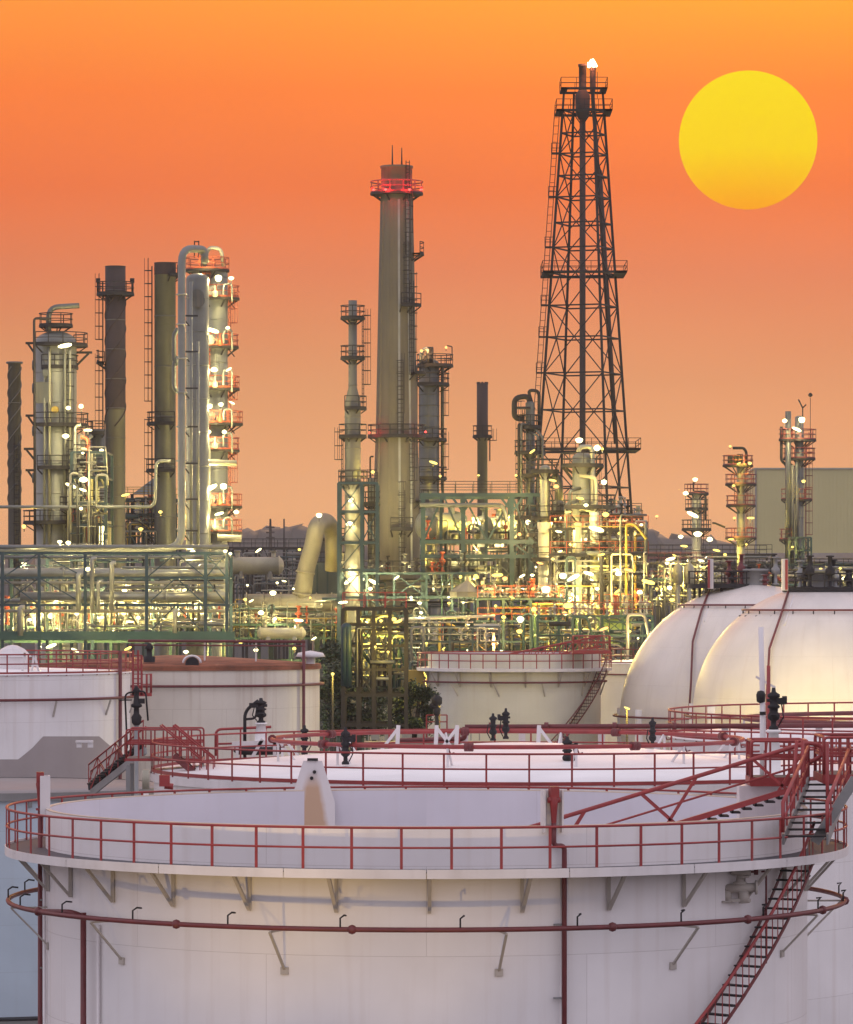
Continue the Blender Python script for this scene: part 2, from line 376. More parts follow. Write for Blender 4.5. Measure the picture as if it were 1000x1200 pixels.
def spiral(root,c,R,z1,a1,z0,da,w=.85,mat='red',tmat='dark'):
    """stair wound round a shell, from (z1,a1) down to z0, turning by da degrees"""
    H=z1-z0; n=int(H/.25); tb=MB()
    for i in range(n):
        t=(i+.5)/n; a=a1+da*t; z=z1-H*t
        M3=Matrix.Rotation(math.radians(a),3,'Z'); tb.box(at(c,a,R+.12+w/2,z),(.27,w,.045),M3=M3)
    st=thing_part('stair_treads',tb,tmat,root)
    N_=max(8,int(abs(da)/3))
    for rr_,nm in ((R+.12,'stringer'),(R+.12+w,'stringer')):
        b=MB()
        for i in range(N_):
            p=[at(c,a1+da*(i+k)/N_,rr_,z1-H*(i+k)/N_-.05) for k in (0,1)]; b.beam(p[0],p[1],.04,.09)
        b.build(nm,'darkred',root)
    b=MB()
    for i in range(0,n,1):
        t=(i+.5)/n; a=a1+da*t; z=z1-H*t
        b.beam(at(c,a,R+.12+w,z),at(c,a,R+.12+w,z+1.0),.028)
    for h in (1.0,):
        b.tube([at(c,a1+da*i/N_,R+.12+w,z1-H*i/N_+h) for i in range(N_+1)],.05 if h==1 else .03,6)
    b.build('handrail',mat,root)
def thing_part(name,b,mat,root): return b.build(name,mat,root)
def bracket(root,c,a,Rs,Ro,z,h=1.15,mat='brk',w=.1):
    b=MB(); b.beam(at(c,a,Rs+.05,z),at(c,a,Rs+.05,z-h),w,.1)
    b.beam(at(c,a,Ro-.15,z-.03),at(c,a,Rs+.06,z-h+.03),.1,.07)
    b.beam(at(c,a,Rs,z-.04),at(c,a,Ro-.1,z-.04),.09,.07)
    return b.build('bracket',mat,root)
def valve(x,y0,y1,D,label,w=1.,ped=0.,side=1,boxy=True,group='relief valves on the tank roofs'):
    p=W(x,y1,D); H=(y1-y0)*D/F; s=H*.2*w
    r=thing('relief_valve',label,'valve',p,group)
    ph=H*ped
    if ped:
        b=MB(); b.lathe([(s*1.5,0),(s*1.5,.08),(s*.95,.1),(s*.9,ph*.5),(s*.62,ph*.93),(s*.9,ph*.94),(s*.9,ph),(.01,ph)],p,20); b.build('pedestal','roofw',r)
    q=p+Vector((0,0,ph)); h=H-ph
    b=MB(); b.lathe([(s*.3,0),(s*.62,.0),(s*.62,h*.06),(s*.35,h*.1),(s*.35,h*.2),(s*.75,h*.26),(s*.8,h*.34),(s*.55,h*.42),(s*.55,h*.5),(s*.78,h*.52),(s*.78,h*.57),(s*.5,h*.6),(s*.55,h*.75),(s*.8,h*.78),(s*.8,h*.84),(s*.3,h*.9),(s*.22,h),(.01,h)],q,16); b.build('body','dark',r)
    b=MB()
    if boxy:
        b.box(q+Vector((side*s*.95,0,h*.68)),(s*1.1,s*.8,h*.16)); b.cyl(q+Vector((side*s*1.4,0,h*.62)),q+Vector((side*s*1.4,0,h*.8)),s*.32,n=10)
        b.cyl(q+Vector((-side*s*.9,-.05,h*.70)),q+Vector((side*s*.9,-.05,h*.70)),s*.22,n=10)
    b.tube([q+Vector((side*s*1.0,0,h*.6)),q+Vector((side*s*1.25,0,h*.3)),q+Vector((side*s*.6,0,h*.08))],.025,5)
    b.build('actuator','dark',r)
    b=MB(); b.ring(q+Vector((0,-s*.8,h*.36)),s*.38,.03,n=16,k=5); b.build('handwheel','dark',r)
    return r

# ---- the nearest tank
D1=127.; R1=11.3; RO=12.5; zr=ZZ(946,D1); zd=ZZ(988,D1)
T1,c1=tank('big white open-top tank in the foreground ringed by a red-railed walkway',500,D1,R1,zr,'white',group='large tanks in the foreground')
b=MB(); b.lathe([(R1+.004,zd-.06),(RO-.02,zd-.06),(RO-.02,zd-.1),(R1+.004,zd-.1)],(c1.x,c1.y,0),160,smooth=False); wk=b.build('walkway','deck',T1)
for i in range(20):   # fascia in plates with small joints
    b=MB(); a0=-180+18*i; b.lathe([(RO,zd-.25),(RO,zd+.0),(RO-.03,zd+.0),(RO-.03,zd-.25),(RO,zd-.25)],(c1.x,c1.y,0),10,a0+.05,a0+17.95,smooth=False); b.build('fascia_plate','curb',wk)
ring_rail(T1,c1,zd,RO-.05,-180,180,n=58,h=1.12,rr=.033,pw=.075,toe=False,split=True)
for i in range(28): bracket(T1,c1,.4+360/28*i,R1,RO,zd-.11)
# cross beams under deck edge : stiffener ring on the shell and top angle
# ring main
zp=ZZ(1052,D1); RP=12.4
rm=MB(); rm.ring((c1.x,c1.y,zp),RP,.07,n=160,k=8); rp=rm.build('water_ring_pipe','darkred',T1)
for a in [-63,-33.5,-9.3,24,46,66,84,110,150,190,230]:   # flanged joints
    b=MB(); 
    b.lathe([(.01,-.13),(.09,-.1),(.135,0),(.09,.1),(.01,.13)],at(c1,a,RP,zp),12)
    b.build('flange','darkred',rp)
for i in range(24):
    a=-180+15*i+4.2; b=MB(); p=at(c1,a,RP,zp)
    b.tube([p,p+Vector((0,0,.3)),at(c1,a,RP-.02,zp+.38)+Vector((.1,0,0)),at(c1,a,RP-.18,zp+.36)+Vector((.12,0,0))],.024,6); b.build('spray_nozzle','dark',rp)
for a in [-78,-49,-20,10,37,64,92,120,150,180,210,240]:
    b=MB(); b.beam(at(c1,a,RP,zp-.12),at(c1,a,R1+.04,zp-1.2),.07,.05); b.box(at(c1,a,R1+.03,zp-1.25),(.22,.05,.2),rot=math.radians(a)); b.beam(at(c1,a,R1+.03,zp-.12),at(c1,a,RP,zp-.12),.05); b.build('pipe_bracket','brk',T1)
# risers
def riser(a,r,ztop,rad,label=None): return pipe(T1,[at(c1,a,r,0),at(c1,a,r,ztop)],rad,'darkred','riser_pipe',flange=False)
aL=-math.degrees(math.asin((500-74)/492.))
riser(-56.8,R1+.3,zp+.02,.085); 
pipe(T1,[at(c1,-56.8,R1+.3,zp-.1),at(c1,-57.5,R1+.62,zp+.03),at(c1,-62,RP,zp)],.09,'darkred','pipe_elbow')
def foam(a,zt,jog,lab_mat='red',scale=1.,low=0.):
    """foam chamber on the rim with its shield plate and supply pipe"""
    root=T1; rad=Vector((math.sin(math.radians(a)),-math.cos(math.radians(a)),0)); t=Vector((math.cos(math.radians(a)),math.sin(math.radians(a)),0))
    q=at(c1,a,R1+.16,0); 
    b=MB(); M3=Matrix.Rotation(math.radians(a),3,'Z')
    b.box(at(c1,a,R1-.09,zr+.42)-t*.0,(.52,.05,1.15),M3=M3)
    for s_ in (-1,1): b.box(at(c1,a,R1+.02,zr+.42)+t*s_*.26,(.05,.3,1.15),M3=M3)
    b.build('foam_shield','curb',root)
    b=MB(); z=zr+.95
    b.box(q+Vector((0,0,z)),(.24,.22,.30),M3=M3); b.lathe([(.07,-.75),(.10,-.3),(.13,-.1),(.09,.05)],q+Vector((0,0,z-.1)),12)
    b.cyl(q+Vector((0,0,z-.22))+t*-.17,q+Vector((0,0,z-.22))+t*.17,.08,n=10)
    b.lathe([(.13,0),(.13,.06)],q+Vector((0,0,z-.98)),12); b.build('foam_chamber','red',root)
    e=at(c1,a+jog,R1+.2,0)
    pts=[q+Vector((0,0,z-.8)),q+Vector((0,0,zd+.55)),e+Vector((0,0,zd+.55)),e] if jog else [q+Vector((0,0,z-.8)),q]
    pipe(root,pts,.07,'darkred','foam_pipe',fil=.12)
    for zz in [zd-1.6-2.*k for k in range(7)]:
        b=MB(); b.box(e+Vector((0,0,zz))-rad*.08-t*.1,(.34,.1,.05),M3=M3); b.build('pipe_clamp','grey',root)
foam(17.6,0,1.45); foam(-83.5,0,0); 
# conduit beside the front foam pipe
pipe(T1,[at(c1,19.6-.75,R1+.06,0),at(c1,19.6-.75,R1+.06,zd-.3)],.03,'curb','conduit'); pipe(T1,[at(c1,-79.5,R1+.08,0),at(c1,-79.5,R1+.08,zd-.2)],.05,'curb','conduit')
pipe(T1,[at(c1,-54.5,R1+.08,0),at(c1,-54.5,R1+.08,zp-.3)],.05,'curb','conduit')
# far-side shield plate with its brown stain
aw=180-math.degrees(math.asin(-132/ (445/1.089)));
pc=Vector((XX(367,138.),138.0-.5,zr)); b=MB(); pr=[(-.75,-4.5),(.75,-4.5),(.72,-.35),(.30,.98),(-.30,.98),(-.72,-.35)]
b.add([pc+Vector((x,y,z)) for y in (-.04,.04) for x,z in pr],[(5,4,3,2,1,0)[::1],(6,7,8,9,10,11)]+[(i,(i+1)%6,6+(i+1)%6,6+i) for i in range(6)])
sp=bpy.data.objects.new('pivot',None)
o=MB(); o.v,o.f,o.sm,o.uv=b.v,b.f,b.sm,b.uv
plate=o.build('shield_plate','stain',T1); 
for v in plate.data.vertices: v.co-=pc-wpos(T1)
plate.location=pc-wpos(T1)
b=MB(); b.box(pc+Vector((0,0,1.02)),(.34,.22,.08))
for dx,dz in ((-.03,.42),(.06,.62)): b.cyl(pc+Vector((dx,-.05,dz)),pc+Vector((dx,-.12,dz)),.06,n=8)
b.build('plate_bolts','dark',T1)
# red box on the far rim
b=MB(); b.box(W(193,915,137.),(.33,.3,.36)); b.cyl(W(193,921,137.),W(203,922,137.),.1); b.build('foam_chamber','red',T1)
# hand valve manifold on the shell
mv=MB(); q=at(c1,49.5,R1+.25,zd-.75)
mv.cyl(q+Vector((-.25,0,.38)),q+Vector((.3,0,.36)),.1); mv.lathe([(.1,0),(.2,.03),(.2,.08),(.11,.12),(.1,.3)],q+Vector((0,0,.0)),12); mv.cyl(q+Vector((-.4,0,-.1)),q+Vector((.42,-.05,-.06)),.13); mv.cyl(q+Vector((.42,-.05,-.06)),q+Vector((.48,-.05,-.06)),.2)
mv.cyl(q+Vector((-.35,0,-.1)),q+Vector((-.35,0,-.45)),.12); mv.cyl(q+Vector((.1,0,-.15)),q+Vector((.12,0,-.5)),.16); mv.ring(q+Vector((-.4,-.1,-.45)),.15,.03,n=16); mv.ring(q+Vector((.1,-.12,.25)),.13,.03,n=16); mv.box(q+Vector((-.05,-.05,-.42)),(.7,.12,.08))
mv.build('valve_manifold','brk',T1)
b=MB(); b.tube([at(c1,52,R1+.2,zd-.4),at(c1,53.5,R1+.25,zd-.42)],.03); b.cyl(at(c1,53.5,R1+.25,zd-.25),at(c1,53.5,R1+.25,zd-.5),.06); b.tube(fillet([at(c1,54.6,R1+.3,zd-.42),at(c1,55.8,R1+.3,zd-.42),at(c1,55.8,R1+.3,zp-1.4)],.2),.028); b.build('conduit','darkred',T1)
# spiral stair with rail
spiral(T1,c1,R1,zd-.1,64.5,.2,-74)
# upper stair from walkway to the red gauge platform
zpf=ZZ(908,131.)
def bridge_platform(label,x0,x1,D,dep,z,sides='fblr',mat='red',n=4,extra=False,loc=None,legs=0,thin=False):
    X0,X1=XX(x0,D),XX(x1,D); r=thing('platform',label,'platform',(X0,D,z))
    b=MB(); b.box(((X0+X1)/2,D+dep/2,z-.02),(X1-X0,dep,.05)); b.build('deck','deck',r)
    for i,(p,q) in enumerate((((X0,D),(X1,D)),((X0,D+dep),(X1,D+dep)),((X0,D),(X0,D+dep)),((X1,D),(X1,D+dep)))):
        b=MB(); hb=.1 if thin else (.27 if i<2 else .25); b.beam((p[0],p[1],z-hb/2),(q[0],q[1],z-hb/2),.06 if i<2 else .05,hb); b.build('edge_beam',mat,r)
    def rl(p,q,k):
        b=MB(); P=Vector((p[0],p[1],z)); Q=Vector((q[0],q[1],z))
        b.tube(fillet([P,P+Vector((0,0,1.1)),Q+Vector((0,0,1.1)),Q],.12),.035 if thin else .045,7); b.tube([P+Vector((0,0,.55)),Q+Vector((0,0,.55))],.035,6); b.beam(P+Vector((0,0,.62)),Q+Vector((0,0,.62)),.03,.07)
        b.build('railing',mat,r)
        for i in range(1,k):
            t=i/k; g=MB(); g.box(P.lerp(Q,t)+Vector((0,0,.53)),(.06,.05,1.06)); g.build('post',mat,r)
    if 'f' in sides: rl((X0+.03,D+.03),(X1-.03,D+.03),n)
    if 'b' in sides: rl((X0+.03,D+dep-.03),(X1-.03,D+dep-.03),n)
    if 'l' in sides: rl((X0+.04,D+.08),(X0+.04,D+dep-.08),2)
    if 'r' in sides: rl((X1-.04,D+.08),(X1-.04,D+dep-.08),2)
    if legs:
        for X in (X0+.1,X1-.1):
            for Y in (D+.1,D+dep-.1):
                g=MB(); g.box((X,Y,(z-.27)/2+(legs)/2),(.16,.16,z-.27-legs)); g.build('leg','grey',r)
    return r
bridge_platform('red railed gauge platform on white box at rolling ladder top',880,948,129.,1.8,zpf,'fblr',n=3)
pg=bridge_platform('red railed landing at the head of upper stair, right edge',965,1035,126.5,3.,ZZ(908,126.5),'fbl',n=7,legs=0)
b=MB(); b.box(((XX(905,129.6)),130.,zpf-.9),(2.0,1.2,1.26)); g=thing('equipment_box','white steel box beneath the red gauge platform','box',(XX(905,129.6),130.,zpf-1.5)); b.build('casing','curb',g)

for X_ in (XX(1030,128.),):
    g2=MB(); g2.box((X_,129.2,zpf/2-.15),(.18,.18,zpf-.3)); g2.build('support_post','curb',pg)
# upper stair
us=thing('stairway','grey stair climbing from the walkway to the right red landing','stair',W(950,985,121.))
P0=W(944,984,119.5); P1=W(972,916,127.); dirv=(P1-P0); nst=9; side=Vector((1,0,0))
for i in range(nst):
    t=(i+.5)/nst; b=MB(); b.box(P0.lerp(P1,t)+side*.0,(1.15,.34,.05)); b.build('tread','dark' if i%1==0 else 'deck',us)
for s_ in (-1,1):
    b=MB(); b.beam(P0+side*s_*.62,P1+side*s_*.62,.06,.3); b.build('stringer','grey',us)
    b=MB(); b.tube([P0+side*s_*.62+Vector((0,0,.2)),P0+side*s_*.62+Vector((0,0,1.05)),P1+side*s_*.62+Vector((0,0,1.05)),P1+side*s_*.62],.05,7); b.tube([P0+side*s_*.62+Vector((0,0,.55)),P1+side*s_*.62+Vector((0,0,.55))],.035,6)
    for i in range(1,7): 
        q=P0.lerp(P1,i/7)+side*s_*.62; b.beam(q,q+Vector((0,0,1.05)),.05)
    b.build('handrail','red',us)
# diagonal grey support on the right
b=MB(); b.beam(W(955,988,121.),W(1003,912,121.),.12,.28); b.build('diagonal_stringer','grey',us)
# rolling ladder down to the floating roof
rl=thing('rolling_ladder','red truss ladder sloping down inside the foreground tank','ladder',W(930,930,128.))
for k,(dy,nm) in enumerate(((0,'near'),(.8,'far'))):
    Dn=127.3+dy; top0=W(948,870,Dn); sl=Vector((-1,0,-.305)).normalized(); Lr=13.
    dz=Vector((0,0,-1.25)); b=MB()
    tp=top0; e=tp+sl*Lr
    b.tube(fillet([e,tp,tp+Vector((.42,0,-.12)),tp+Vector((.38,0,-.42)),tp+dz+Vector((-.55,0,.35))],.3),.065,8); b.build('top_chord','red',rl)
    b=MB(); b.beam(tp+dz+sl*.3,e+dz,.12,.16); b.build('bottom_chord','red',rl)
    b=MB()
    L_=0.
    i=0
    while L_<Lr-1.6:
        a_=tp+sl*L_; 
        if i%2==0: b.beam(a_,tp+dz+sl*(L_+1.0),.08)
        else: b.beam(a_,tp+dz+sl*(L_-1.1),.08)
        L_+=1.75; i+=1
    b.tube([tp+dz*.5+sl*.2,e+dz*.5],.035,6)
    b.build('truss_web','red',rl)
st=MB()
for i in range(36):
    q=W(948,870,127.7)+Vector((-1,0,-.305)).normalized()*(.5+.36*i)+Vector((0,0,-1.25))
    t_=MB(); t_.box(q+Vector((0,0,-.17)),(.27,.8,.05)); t_.box(q+Vector((-.1,0,-.1)),(.06,.8,.16)); t_.build('step','dark',rl)
# vertical red posts by the stair head (grab rails)
for i,(x,y0,y1) in enumerate(((934,868,975),(941,868,940),(970,870,975))):
    b=MB(); b.tube([W(x-(6 if i==0 else 0),y1,125.6),W(x,y0,125.6)],.055,7); b.build('grab_rail','red',us)

# ---- second tank, cone roof, straight behind
D2=165.; R2=14.15; c2o=610; zf2=ZZ(902,D2)
T2,c2=tank('wide white cone-roofed tank just behind the foreground tank',c2o,D2,R2,zf2,'white',roof=True,rise=1.0,group='large tanks in the foreground')
ring_rail(T2,c2,zf2,R2+.1,-180,180,n=59,h=1.12,rr=.036,pw=.07,split=True,toe=True)
b=MB(); b.lathe([(R2+.004,zf2-.35),(R2+.15,zf2-.35),(R2+.15,zf2-.05)],(c2.x,c2.y,0),128,smooth=False); b.build('top_curb','curb',T2)
z2=ZZ(866,D2); b=MB(); b.ring((c2.x-.5,c2.y,z2),9.1,.08,n=128,k=8); sr=b.build('spray_ring','red',T2)
for a in range(-170,190,40):
    b=MB(); 
    for d in (-.5,.5): b.cyl(at((c2.x-.5,c2.y,0),a+d-.5,9.1,z2),at((c2.x-.5,c2.y,0),a+d+.5,9.1,z2),.17,n=10)
    b.build('flange','darkred',sr)
for a in range(-165,180,30):
    q=at((c2.x-.5,c2.y,0),a,9.1,z2); b=MB(); b.beam(q,q+Vector((0,0,-.9)),.09); b.beam(q,at((c2.x-.5,c2.y,0),a,8.3,z2-.9),.07); b.build('support','curb',sr)
    b=MB(); b.tube([q,q+Vector((.1,0,-.25)),q+Vector((.25,0,-.22))],.03,5); b.build('spray_nozzle','darkred',sr)
# straight water main behind tank 2
wm=thing('water_main','long straight red pipe on white posts behind the cone-roofed tank','pipe',W(780,850,181.))
pipe(wm,[W(545,852,181.),W(1060,850,181.)],.11,'darkred','pipe')
for x in (575,640,720,790,1010): b=MB(); b.cyl(W(x-2,851.5,181.),W(x+3,851.5,181.),.18); b.build('flange','darkred',wm)
pipe(wm,[W(545,852,181.),W(545,866,181.),W(470,868,183.)],.11,'darkred','pipe')
for i,x in enumerate((545,612,705,770,850,960)):
    b=MB(); b.beam(W(x,853,181.2),Vector((XX(x,181.2),181.2,0)),.28); b.build('post','curb',wm)
for i,x in enumerate((467,512,536,632)):   # white A-frames on the roof
    p=W(x,876,170.); f=thing('pipe_stand','white steel A-frame on the cone roof, %s from the left'%ORD[i],'pipe stand',p,'white A-frames on the cone roof')
    b=MB(); q=W(x,850,170.)
    b.beam(q,p+Vector((-.05,0,-.2)),.16); b.beam(q+Vector((0,0,-.1)),p+Vector((.75 if i%2 else -.75,0,-.2)),.12); b.build('frame','curb',f)
# valves on and beyond tank 2
valve(405,852,896,158.,'black relief valve standing on the cone roof left of centre',w=.8,side=1)
valve(665,863,900,158.,'black relief valve on the cone roof, right of centre',w=1.,side=1)
valve(765,841,876,168.,'slim black valve on the cone roof, right of the red main',w=.8,side=-1,boxy=False)
valve(578,836,868,172.,'left one of two close black valves behind the cone roof',w=.9,side=-1,boxy=False)
valve(593,830,866,173.,'right one of two close black valves behind the cone roof',w=.8,side=-1)
valve(357,850,884,170.,'dark valve behind the left rail of the cone roof',w=.9,side=1,boxy=False)
def posted(x,y0,y1,yv,D,label,ped):
    return valve(x,y0,y1,D,label,ped=ped,w=.62)
valve(907,806,915,150.,'tall black relief valve on a white pedestal behind gauge platform',w=.42,ped=.55,side=1)
valve(306,818,876,178.,'black relief valve on white cone, left of the spray ring',w=.7,ped=.5,side=-1)
# white table frame round the left valve
f=thing('pipe_stand','white steel table frame around the left roof valve','pipe stand',W(300,882,176.))
b=MB(); b.beam(W(272,872,176.),W(332,870,176.),.14,.2); b.beam(W(308,866,176.),W(292,894,176.),.14); b.beam(W(322,868,176.),W(322,894,176.),.14); b.beam(W(278,872,176.),W(278,893,176.),.12); b.build('frame','curb',f)
b=MB(); b.lathe([(.9,0),(1.05,.12),(1.0,.3),(.01,.35)],W(303,884,178.),20); b.build('hatch','dark',f)
# gooseneck conduit
f=thing('conduit','thin dark hooked conduit left of the pedestal valve','conduit',W(287,880,178.))
pipe(f,[W(287,888,178.),W(287,833,178.),W(303,821,178.)],.07,'dark','tube',fil=.5); pipe(f,[W(302,824,178.),W(300,842,178.),W(288,843,178.)],.05,'dark','tube',fil=.4)
# rectangular rail section behind on the left of tank 2
f=thing('guard_rail','tall red guard rail behind left of cone-roofed tank','railing',W(253,886,181.))
b=MB(); b.tube(fillet([W(253,886,181.),W(253,855,181.),W(318,852,181.)],.25),.06,7); b.tube([W(253,872,181.),W(318,870,181.)],.05,6); b.build('rail','red',f)
for x in (282,286,312): b=MB(); b.beam(W(x,886,181.),W(x,853,181.),.07); b.build('post','red',f)
# lamp post, thin white mast and vent by the right pedestal valve
f=thing('conduit','grey junction box on a thin white post near sphere','box',W(893,920,152.)); b=MB(); b.cyl(W(893,920,152.),W(893,822,152.),.07,n=8); b.build('post','curb',f); b=MB(); b.lathe([(.05,0),(.15,.05),(.17,.3),(.12,.42),(.01,.45)],W(892,824,152.),12); b.box(W(894,836,152.),(.2,.2,.12)); b.build('head','dark',f)
f=thing('pipe_riser','pair of vertical pipes, red and white, left of valve','pipe',W(899,915,157.))
b=MB(); b.cyl(W(901,915,157.),W(901,780,157.),.07,n=8); b.build('pipe','red',f); b=MB(); b.cyl(W(896,915,158.),W(892,735,158.),.10,n=8); b.beam(W(886,793,158.),W(909,806,158.),.08); b.build('pole','curb',f)
# access structure left of tank 2 (landing, stairs)
lp=bridge_platform('red railed landing between the left tanks and the cone roof',147,236,163.,2.4,ZZ(889,163.),'fb',n=6,legs=.01,thin=True)
s2=thing('stairway','short red railed stair descending onto the cone roof','stair',W(205,885,161.))
for k in range(2):
    dy=k*1.1; A=W(203,850,161.)+Vector((0,dy,0)); B=W(250,889,161.)+Vector((0,dy,0)); b=MB(); b.tube([A,B],.04,6); b.tube([A+Vector((-.5,0,0)),B+Vector((-.5,0,0))],.035,6)
    for i in range(7): q=A.lerp(B,i/6); b.beam(q,q+Vector((0,0,-1.1)),.04)
    b.build('handrail','red',s2); b=MB(); b.beam(A+Vector((0,0,-1.15)),B+Vector((0,0,-1.15)),.06,.22); b.build('stringer','darkred',s2)
for i in range(8): q=W(203,850,161.).lerp(W(250,889,161.),(i+.5)/8); b=MB(); b.box(q+Vector((0,.55,-1.15)),(.28,1.05,.04)); b.build('tread','dark',s2)
s3=thing('stairway','grey stair with dark treads rising towards the left landing','stair',W(100,918,200.))
A0=W(104,919,196.); B0=W(168,868,190.)
for k in range(2):
    o_=Vector((.2*k,-1.3*k,-.25*k)); A=A0+o_; B=B0+o_
    b=MB(); b.beam(A+Vector((.0,0,-.12)),B+Vector((0,0,-.12)),.07,.34); b.build('stringer','grey' if k else 'dark',s3)
    b=MB(); b.tube([A+Vector((0,0,.9)),B+Vector((0,0,.9))],.04,6)
    for i in range(7): q=A.lerp(B,i/6); b.beam(q,q+Vector((0,0,.9)),.045)
    for i in (1,3,5): q=A.lerp(B,i/6); b.beam(q+Vector((.4,0,.2)),q+Vector((0,0,.9)),.045); b.beam(q+Vector((-.4,0,-.2)),q+Vector((0,0,.9)),.045)
    b.build('handrail','red',s3)
for i in range(15): q=A0.lerp(B0,(i+.5)/15); b=MB(); b.box(q+Vector((.1,-.65,0)),(.32,1.3,.05)); b.build('tread','dark',s3)
b=MB(); b.cyl(W(171,925,150.),W(171,902,150.),.13,n=12); g=thing('marker_post','short pale post at left end of the cone-roofed tank','post',W(171,925,150.)); b.build('post','pale',g)
b=MB(); b.cyl(W(171,930,150.),Vector((XX(171,150.),150.,0)),.1,n=10); b.build('base','curb',g)
f=thing('gate_valve','dark valve with handwheel above the left stair','valve',W(160,850,185.))
b=MB(); p=W(160,850,185.); b.lathe([(.12,0),(.2,.1),(.23,.35),(.13,.5),(.11,.75),(.24,.8),(.24,.9),(.13,.95),(.1,1.4),(.17,1.5),(.05,1.7)],p,12); b.box(p+Vector((.15,0,1.05)),(.42,.2,.22)); b.build('body','dark',f); b=MB(); b.tube(fillet([p+Vector((-.4,0,-1)),p+Vector((-.5,0,1.4)),p+Vector((.4,0,1.5)),p+Vector((.5,0,.2))],.25),.04); b.ring(p+Vector((-.45,-.2,1.1)),.25,.03,n=16); b.build('actuator','dark',f)
b=MB(); b.cyl(p-Vector((0,0,p.z)),p,.10,n=10); b.build('standpipe','grey',f)

# ---- third tank, right behind
D3=190.; c3x=1183; zf3=ZZ(862,D3)
T3,c3=tank('pinkish white tank at the right edge beneath the spheres',c3x,D3,15.1,zf3,'white',roof=True,rise=.9,group='large tanks in the foreground')
ring_rail(T3,c3,zf3,15.15,-180,180,n=64,h=1.12,rr=.04,pw=.07,toe=True,split=True)
z3=ZZ(842,D3); b=MB(); b.ring((c3.x-2.5,c3.y,z3),9.3,.10,n=100,k=8); b.build('spray_ring','darkred',T3)
for a in (-60,-25,10): b=MB(); b.cyl(at((c3.x-2.5,c3.y,0),a-.8,9.3,z3),at((c3.x-2.5,c3.y,0),a+.8,9.3,z3),.17); b.build('flange','darkred',T3)
for a in range(-150,180,30): q=at((c3.x-2.5,c3.y,0),a,9.3,z3); b=MB(); b.beam(q,q+Vector((0,0,-.8)),.09); b.build('support','curb',T3)

# ---- left tanks
M['darkpanel']=paint('roof_grey',(.24,.215,.215),.6,var=.1)
T5,c5=tank('low tank coloured as in bluish light at the left edge beyond the foreground tank',-20,232.,10.,ZZ(921,232.),'blue',roof=True,roofmat='darkpanel',rise=.1)
b=MB(); b.lathe([(10.003,ZZ(929,232.)),(10.22,ZZ(929,232.)),(10.22,ZZ(920,232.)),(10.09,ZZ(920,232.))],(c5.x,c5.y,0),100,smooth=False); b.build('top_curb','grey',T5)
b=MB(); b.lathe([(11,0),(11,ZZ(1193,222)),(9.9,ZZ(1193,222)+.01)],(c5.x,c5.y,0),96,smooth=False); b.build('foundation','dark',T5)
for i in range(24): b=MB(); b.box(at(c5,15*i+5,10.1,ZZ(931,232.)-.1),(.18,.1,.3),rot=math.radians(15*i+5)); b.build('bracket','grey',T5)
zf6=ZZ(787,258.)
T6,c6=tank('white tank at left edge with grey painted lower panel',-60,258.,10.95,zf6,'white',roof=True,rise=.35,group='white tanks of the middle row')
ring_rail(T6,c6,zf6,11.,-180,180,n=52,h=1.15,rr=.045,pw=.08,toe=True,split=True)
b=MB(); b.ring((c6.x,c6.y,ZZ(816,258.)),11.3,.09,n=110,k=6); b.build('water_ring_pipe','darkred',T6)
for a in range(-180,180,24): b=MB(); b.beam(at(c6,a+4,11.3,ZZ(816,258.)-.1),at(c6,a+4,10.97,ZZ(816,258.)-1.),.09); b.build('pipe_bracket','brk',T6)
a_r=math.degrees(math.asin((142+60)/212.2))
pipe(T6,[at(c6,a_r,11.15,0),at(c6,a_r,11.15,zf6+1.3)],.11,'darkred','riser_pipe')
# painted lower panel following the shell
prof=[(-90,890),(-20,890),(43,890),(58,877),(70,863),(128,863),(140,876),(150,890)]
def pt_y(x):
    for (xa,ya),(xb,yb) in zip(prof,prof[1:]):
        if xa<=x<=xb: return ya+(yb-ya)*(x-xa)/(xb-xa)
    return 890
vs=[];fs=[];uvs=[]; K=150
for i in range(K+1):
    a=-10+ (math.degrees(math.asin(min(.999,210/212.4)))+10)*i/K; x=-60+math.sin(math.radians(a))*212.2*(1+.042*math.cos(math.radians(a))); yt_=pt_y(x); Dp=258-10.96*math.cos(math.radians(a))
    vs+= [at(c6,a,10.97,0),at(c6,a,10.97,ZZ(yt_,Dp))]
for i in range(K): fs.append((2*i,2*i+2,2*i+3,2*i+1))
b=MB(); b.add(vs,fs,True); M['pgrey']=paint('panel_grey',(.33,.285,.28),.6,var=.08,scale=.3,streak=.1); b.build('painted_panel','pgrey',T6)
b=MB(); q=W(99,869,247.3); b.box(q,(1.0,.5,.12)); b.box(q+Vector((-.3,0,-.2)),(.3,.3,.3)); b.box(q+Vector((.35,0,-.2)),(.3,.3,.3)); b.build('shell_fitting','curb',T6)
f=thing('roof_hopper','white hooded hopper on the roof of the left tank','vent',W(15,789,255.)); b=MB(); p=W(15,785,255.); b.lathe([(.95,-.4),(.95,.75),(1.15,.8),(.7,1.25),(.3,1.45),(.01,1.5)],p,8,smooth=False); b.build('hood','curb',f)
for i,x in enumerate((29,40)): f=thing('pipe_stand','white A-frame on the left tank roof, %s of two'%('left' if i==0 else 'right'),'pipe stand',W(x,788,252.)); b=MB(); b.beam(W(x,765,252.),W(x-3,790,252.),.12); b.beam(W(x,765,252.),W(x+6,790,252.),.12); b.beam(W(x-2,780,252.),W(x+3,780,252.),.1); b.build('frame','curb',f)
f=thing('caged_ladder','red caged ladder between the two left tanks','ladder',W(162,815,247.))
for x in (156,162,166): b=MB(); b.beam(W(x,815,247.),W(x,762 if x!=166 else 768,247.),.12); b.build('stile','red',f)
b=MB()
